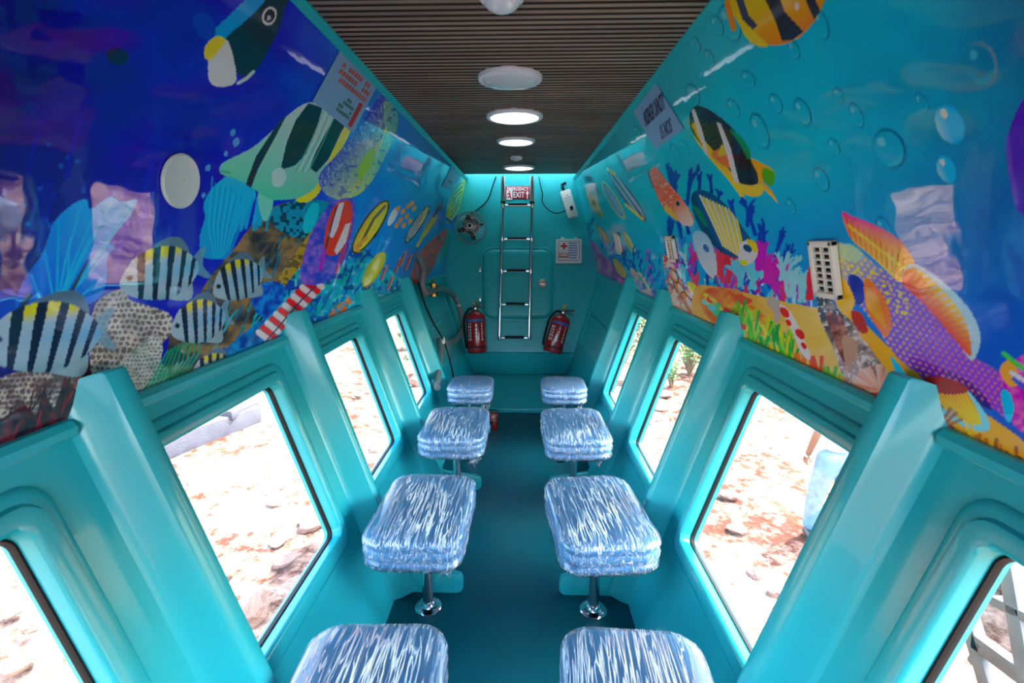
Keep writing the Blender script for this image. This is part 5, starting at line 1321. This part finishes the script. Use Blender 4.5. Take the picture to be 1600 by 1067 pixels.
# rocks
def rock_mesh(seed):
    r = random.Random(seed); bm = bmesh.new(); bmesh.ops.create_icosphere(bm, subdivisions=2, radius=1)
    ph = [r.uniform(0, 6) for _ in range(6)]
    for v in bm.verts:
        c = v.co; d = 1 + .22 * math.sin(2.1 * c.x + ph[0]) * math.cos(1.9 * c.y + ph[1]) + .16 * math.sin(3.7 * c.z + ph[2] + c.x) + .10 * math.sin(6 * c.y + ph[3])
        v.co = Vector((c.x * d * 1.1, c.y * d * .9, c.z * d * .68))
    me = bpy.data.meshes.new('rock'); bm.to_mesh(me); bm.free(); me.materials.append(M['rock']); return me
RK = [rock_mesh(k) for k in range(5)]
rr_ = random.Random(12)
spots = [(490, 820, .16), (474, 832, .12), (498, 806, .10), (506, 842, .10), (455, 838, .09), (432, 850, .08), (392, 960, .16), (385, 945, .10), (410, 930, .08), (360, 950, .10), (445, 880, .10), (470, 870, .08), (420, 900, .10), (520, 820, .09), (352, 900, .08), (300, 760, .10), (285, 735, .16), (335, 745, .12), (430, 790, .08), (355, 740, .10), (400, 740, .09), (590, 705, .14), (600, 690, .10), (570, 660, .14), (560, 620, .10), (545, 640, .10), (650, 600, .16), (640, 560, .16), (30, 1040, .10), (70, 1030, .12), (20, 960, .07), (50, 985, .06), (1190, 700, .10), (1230, 720, .08), (1150, 830, .10), (1180, 900, .07), (1210, 930, .06), (1140, 780, .10), (1030, 640, .14), (1010, 660, .12), (1040, 620, .12), (965, 600, .2)]
placed = []
for k, (x, y, r) in enumerate(spots):
    p = on_ground(x, y)
    if any((Vector((a.x - p.x, a.y - p.y))).length < (ra_ + r) * 1.35 for a, ra_ in placed): continue
    placed.append((p, r))
    o = bpy.data.objects.new('rock', RK[k % 5]); COL.objects.link(o)
    o.location = (p.x, p.y, GROUND + r * .25 + .02); o.scale = (r, r, r); o.rotation_euler = (rr_.uniform(-.2, .2), rr_.uniform(-.2, .2), rr_.uniform(0, 6))
    tag(o, 'pale rock on the earth outside the %s windows' % ('left' if x < 800 else 'right'), 'rock', 'rocks outside the %s windows' % ('left' if x < 800 else 'right'))
# shrubs beyond the far windows
def shrub(px, py, h, label, seed):
    p = on_ground(px, py); r = random.Random(seed)
    o = tag(empty('shrub', (p.x, p.y, GROUND)), label, 'shrub', 'shrubs beyond the far windows')
    st_ = MB(); lf = MB()
    for k in range(14):
        a = r.uniform(0, 6.28); d = r.uniform(.1, .55) * h; tp = Vector((math.cos(a) * d, math.sin(a) * d, h * r.uniform(.55, 1)))
        st_.tube([(0, 0, -.15), tp * .5 + Vector((0, 0, .1 * h)), tp], [.02, .014, .006], 5)
        for j in range(26):
            c = tp * r.uniform(.35, 1) + Vector((r.uniform(-1, 1), r.uniform(-1, 1), r.uniform(-.6, 1))) * .16 * h
            s_ = .05 * h * r.uniform(.7, 1.4); R3 = Matrix.Rotation(r.uniform(0, 6.28), 3, 'Z') @ Matrix.Rotation(r.uniform(-1, 1), 3, 'X')
            lf.add([c + R3 @ Vector(q_) * s_ for q_ in ((-1, 0, 0), (-.3, .5, .1), (1, 0, 0), (-.3, -.5, .1), (0, 0, -.06))], [(0, 1, 2, 3), (0, 4, 1), (1, 4, 2), (2, 4, 3), (3, 4, 0)])
    st_.build('stems', 'stem', o); f_ = lf.build('foliage', 'leaf', o, smooth=None); f_['kind'] = 'stuff'
for k, (x, y, h_) in enumerate(((1078, 578, 1.3), (1050, 600, .7), (1096, 560, 1.6), (974, 566, 1.0), (1004, 536, 1.5), (640, 548, 1.1), (655, 585, .8))):
    shrub(x, y, h_, ['tallest leafy shrub behind the second far right window', 'low shrub at the lower edge of the second far right window', 'spreading shrub at the near end of the second far right window', 'leafy shrub in the farthest right window', 'taller shrub behind the one in the farthest right window', 'sparse shrub in the farthest left window', 'small low shrub at the foot of the farthest left window'][k], k)
# person standing outside the right window
pp = on_ground(1262, 838)
pe = tag(empty('person', (pp.x + .17, pp.y - .02, GROUND), (0, 0, .0)), 'person in blue jeans standing outside the big right window', 'person')
def skin_obj(name, verts, edges, radii, m_, parent, sub=2, root=0):
    me = bpy.data.meshes.new(name); me.from_pydata(verts, edges, []); me.materials.append(M[m_])
    o = bpy.data.objects.new(name, me); COL.objects.link(o); o.parent = parent
    o.modifiers.new('skin', 'SKIN'); sv = me.skin_vertices[0].data
    for i, r in enumerate(radii): sv[i].radius = r if isinstance(r, tuple) else (r, r)
    sv[root].use_root = True
    mo = o.modifiers.new('sub', 'SUBSURF'); mo.levels = sub; mo.render_levels = sub
    me.polygons.foreach_set('use_smooth', [True] * len(me.polygons))
    o.modifiers['skin'].use_smooth_shade = True
    return o
bv = [(0, 0, .93), (0, 0, 1.15), (0, -.01, 1.36), (0, 0, 1.46), (0, .0, 1.54), (0, .01, 1.66),
      (.17, 0, 1.40), (.24, 0, 1.14), (.25, .08, .90), (-.17, 0, 1.40), (-.24, 0, 1.14), (-.25, .08, .90),
      (.10, 0, .86), (.15, .02, .48), (.17, 0, .10), (-.10, 0, .86), (-.15, .02, .48), (-.17, 0, .10)]
be = [(0, 1), (1, 2), (2, 3), (3, 4), (4, 5), (2, 6), (6, 7), (7, 8), (2, 9), (9, 10), (10, 11), (0, 12), (12, 13), (13, 14), (0, 15), (15, 16), (16, 17)]
skin_obj('body', bv, be, [(.07, .06), (.08, .06), (.12, .08), .05, .055, (.085, .10), .05, .04, .03, .05, .04, .03, .08, .055, .04, .08, .055, .04], 'skin', pe)
jv = [(0, 0, 1.02), (0, 0, .90), (.095, 0, .84), (.15, .02, .48), (.17, 0, .09), (-.095, 0, .84), (-.15, .02, .48), (-.17, 0, .09)]
skin_obj('jeans', jv, [(0, 1), (1, 2), (2, 3), (3, 4), (1, 5), (5, 6), (6, 7)], [(.165, .125), (.165, .125), (.115, .115), .09, .085, (.115, .115), .09, .085], 'jeans', pe)
tv = [(0, 0, .96), (0, 0, 1.15), (0, -.01, 1.36), (0, 0, 1.44), (.17, 0, 1.39), (.235, 0, 1.18), (-.17, 0, 1.39), (-.235, 0, 1.18)]
skin_obj('shirt', tv, [(0, 1), (1, 2), (2, 3), (2, 4), (4, 5), (2, 6), (6, 7)], [(.17, .125), (.15, .11), (.155, .11), .07, .07, .06, .07, .06], 'shirt', pe)
hv = [(0, .02, 1.60), (0, .02, 1.72)]
skin_obj('hair', hv, [(0, 1)], [(.09, .09), (.088, .10)], 'black', pe)
for sx in (-1, 1):
    q = MB(); lp = []
    for y, w_, h_ in ((-.19, .02, .03), (-.17, .036, .05), (-.10, .046, .07), (0, .042, .10), (.07, .038, .10), (.09, .02, .06)):
        lp.append([Vector((sx * .17 + w_ * math.cos(a), y, max(0, .5 * h_ + .5 * h_ * math.sin(a)))) for a in np.linspace(0, 6.283, 12, endpoint=False)])
    q.loops(lp, True, True).build('shoe', 'shoe', pe)
    for k in range(4):
        b0 = Vector((sx * .25, .10, .88)); MB().tube([b0 + Vector((0, -.03 + .018 * k, 0)), b0 + Vector((0, -.03 + .02 * k, -.05)), b0 + Vector((-sx * .012, -.028 + .02 * k, -.085))], [.010, .009, .007], 8).build('finger', 'skin', pe)
    MB().tube([b0 + Vector((0, -.03, .02)), b0 + Vector((-sx * .02, -.055, -.02)), b0 + Vector((-sx * .02, -.06, -.045))], [.011, .010, .008], 8).build('thumb', 'skin', pe)
# steel trestle beside the nearest right window
tb = hit(1520, 990, (1.55, 0, 0), Vector((1, 0, 0)))
tr_ = tag(empty('trestle', (1.55, tb.y, GROUND)), 'galvanised steel lattice trestle outside the nearest right window', 'trestle')
def tw_pt(px, py, x=1.55):
    p = hit(px, py, (x, 0, 0), Vector((1, 0, 0))); return p - tr_.location
def bar(p0, p1, w_, name='bar'):
    d = (p1 - p0); ln = d.length; d.normalize(); side = Vector((1, 0, 0)); nn = side.cross(d).normalized(); R3 = Matrix((side, nn, d)).transposed()
    MB().box((p0 + p1) / 2, (.04, w_, ln), R3).build(name, 'galv', tr_, bevel=.004)
def ext(pa, pb, za, zb):
    a, b_ = tw_pt(*pa), tw_pt(*pb); d = b_ - a
    return a + d * ((za - a.z) / d.z), a + d * ((zb - a.z) / d.z)
zt = tw_pt(1570, 900).z + .35
bar(*ext((1582, 905), (1600, 1010), 0.0, zt), .045, 'post'); bar(*ext((1522, 990), (1545, 1067), 0.0, zt), .045, 'post')
bar(tw_pt(1525, 1000), tw_pt(1640, 1085), .05, 'brace'); bar(tw_pt(1555, 937), tw_pt(1620, 970), .03, 'brace'); bar(tw_pt(1523, 1035), tw_pt(1540, 1005), .02, 'brace')
# white tank behind the trestle
tp = on_ground(1540, 985)
tk = tag(empty('water_tank', (tp.x + .9, tp.y + .1, GROUND)), 'white rounded tank lying behind the steel trestle', 'tank')
MB().lathe([(.1, -1.3), (.35, -1.27), (.52, -1.1), (.55, -.9), (.55, .9), (.52, 1.1), (.35, 1.27), (.1, 1.3)], 32, 'y', (0, 0, .56)).build('shell', 'tank', tk)
for y in (-.8, 0, .8): MB().lathe([(.552, y - .03), (.575, y), (.552, y + .03)], 32, 'y', (0, 0, .56)).build('band', 'tank', tk)
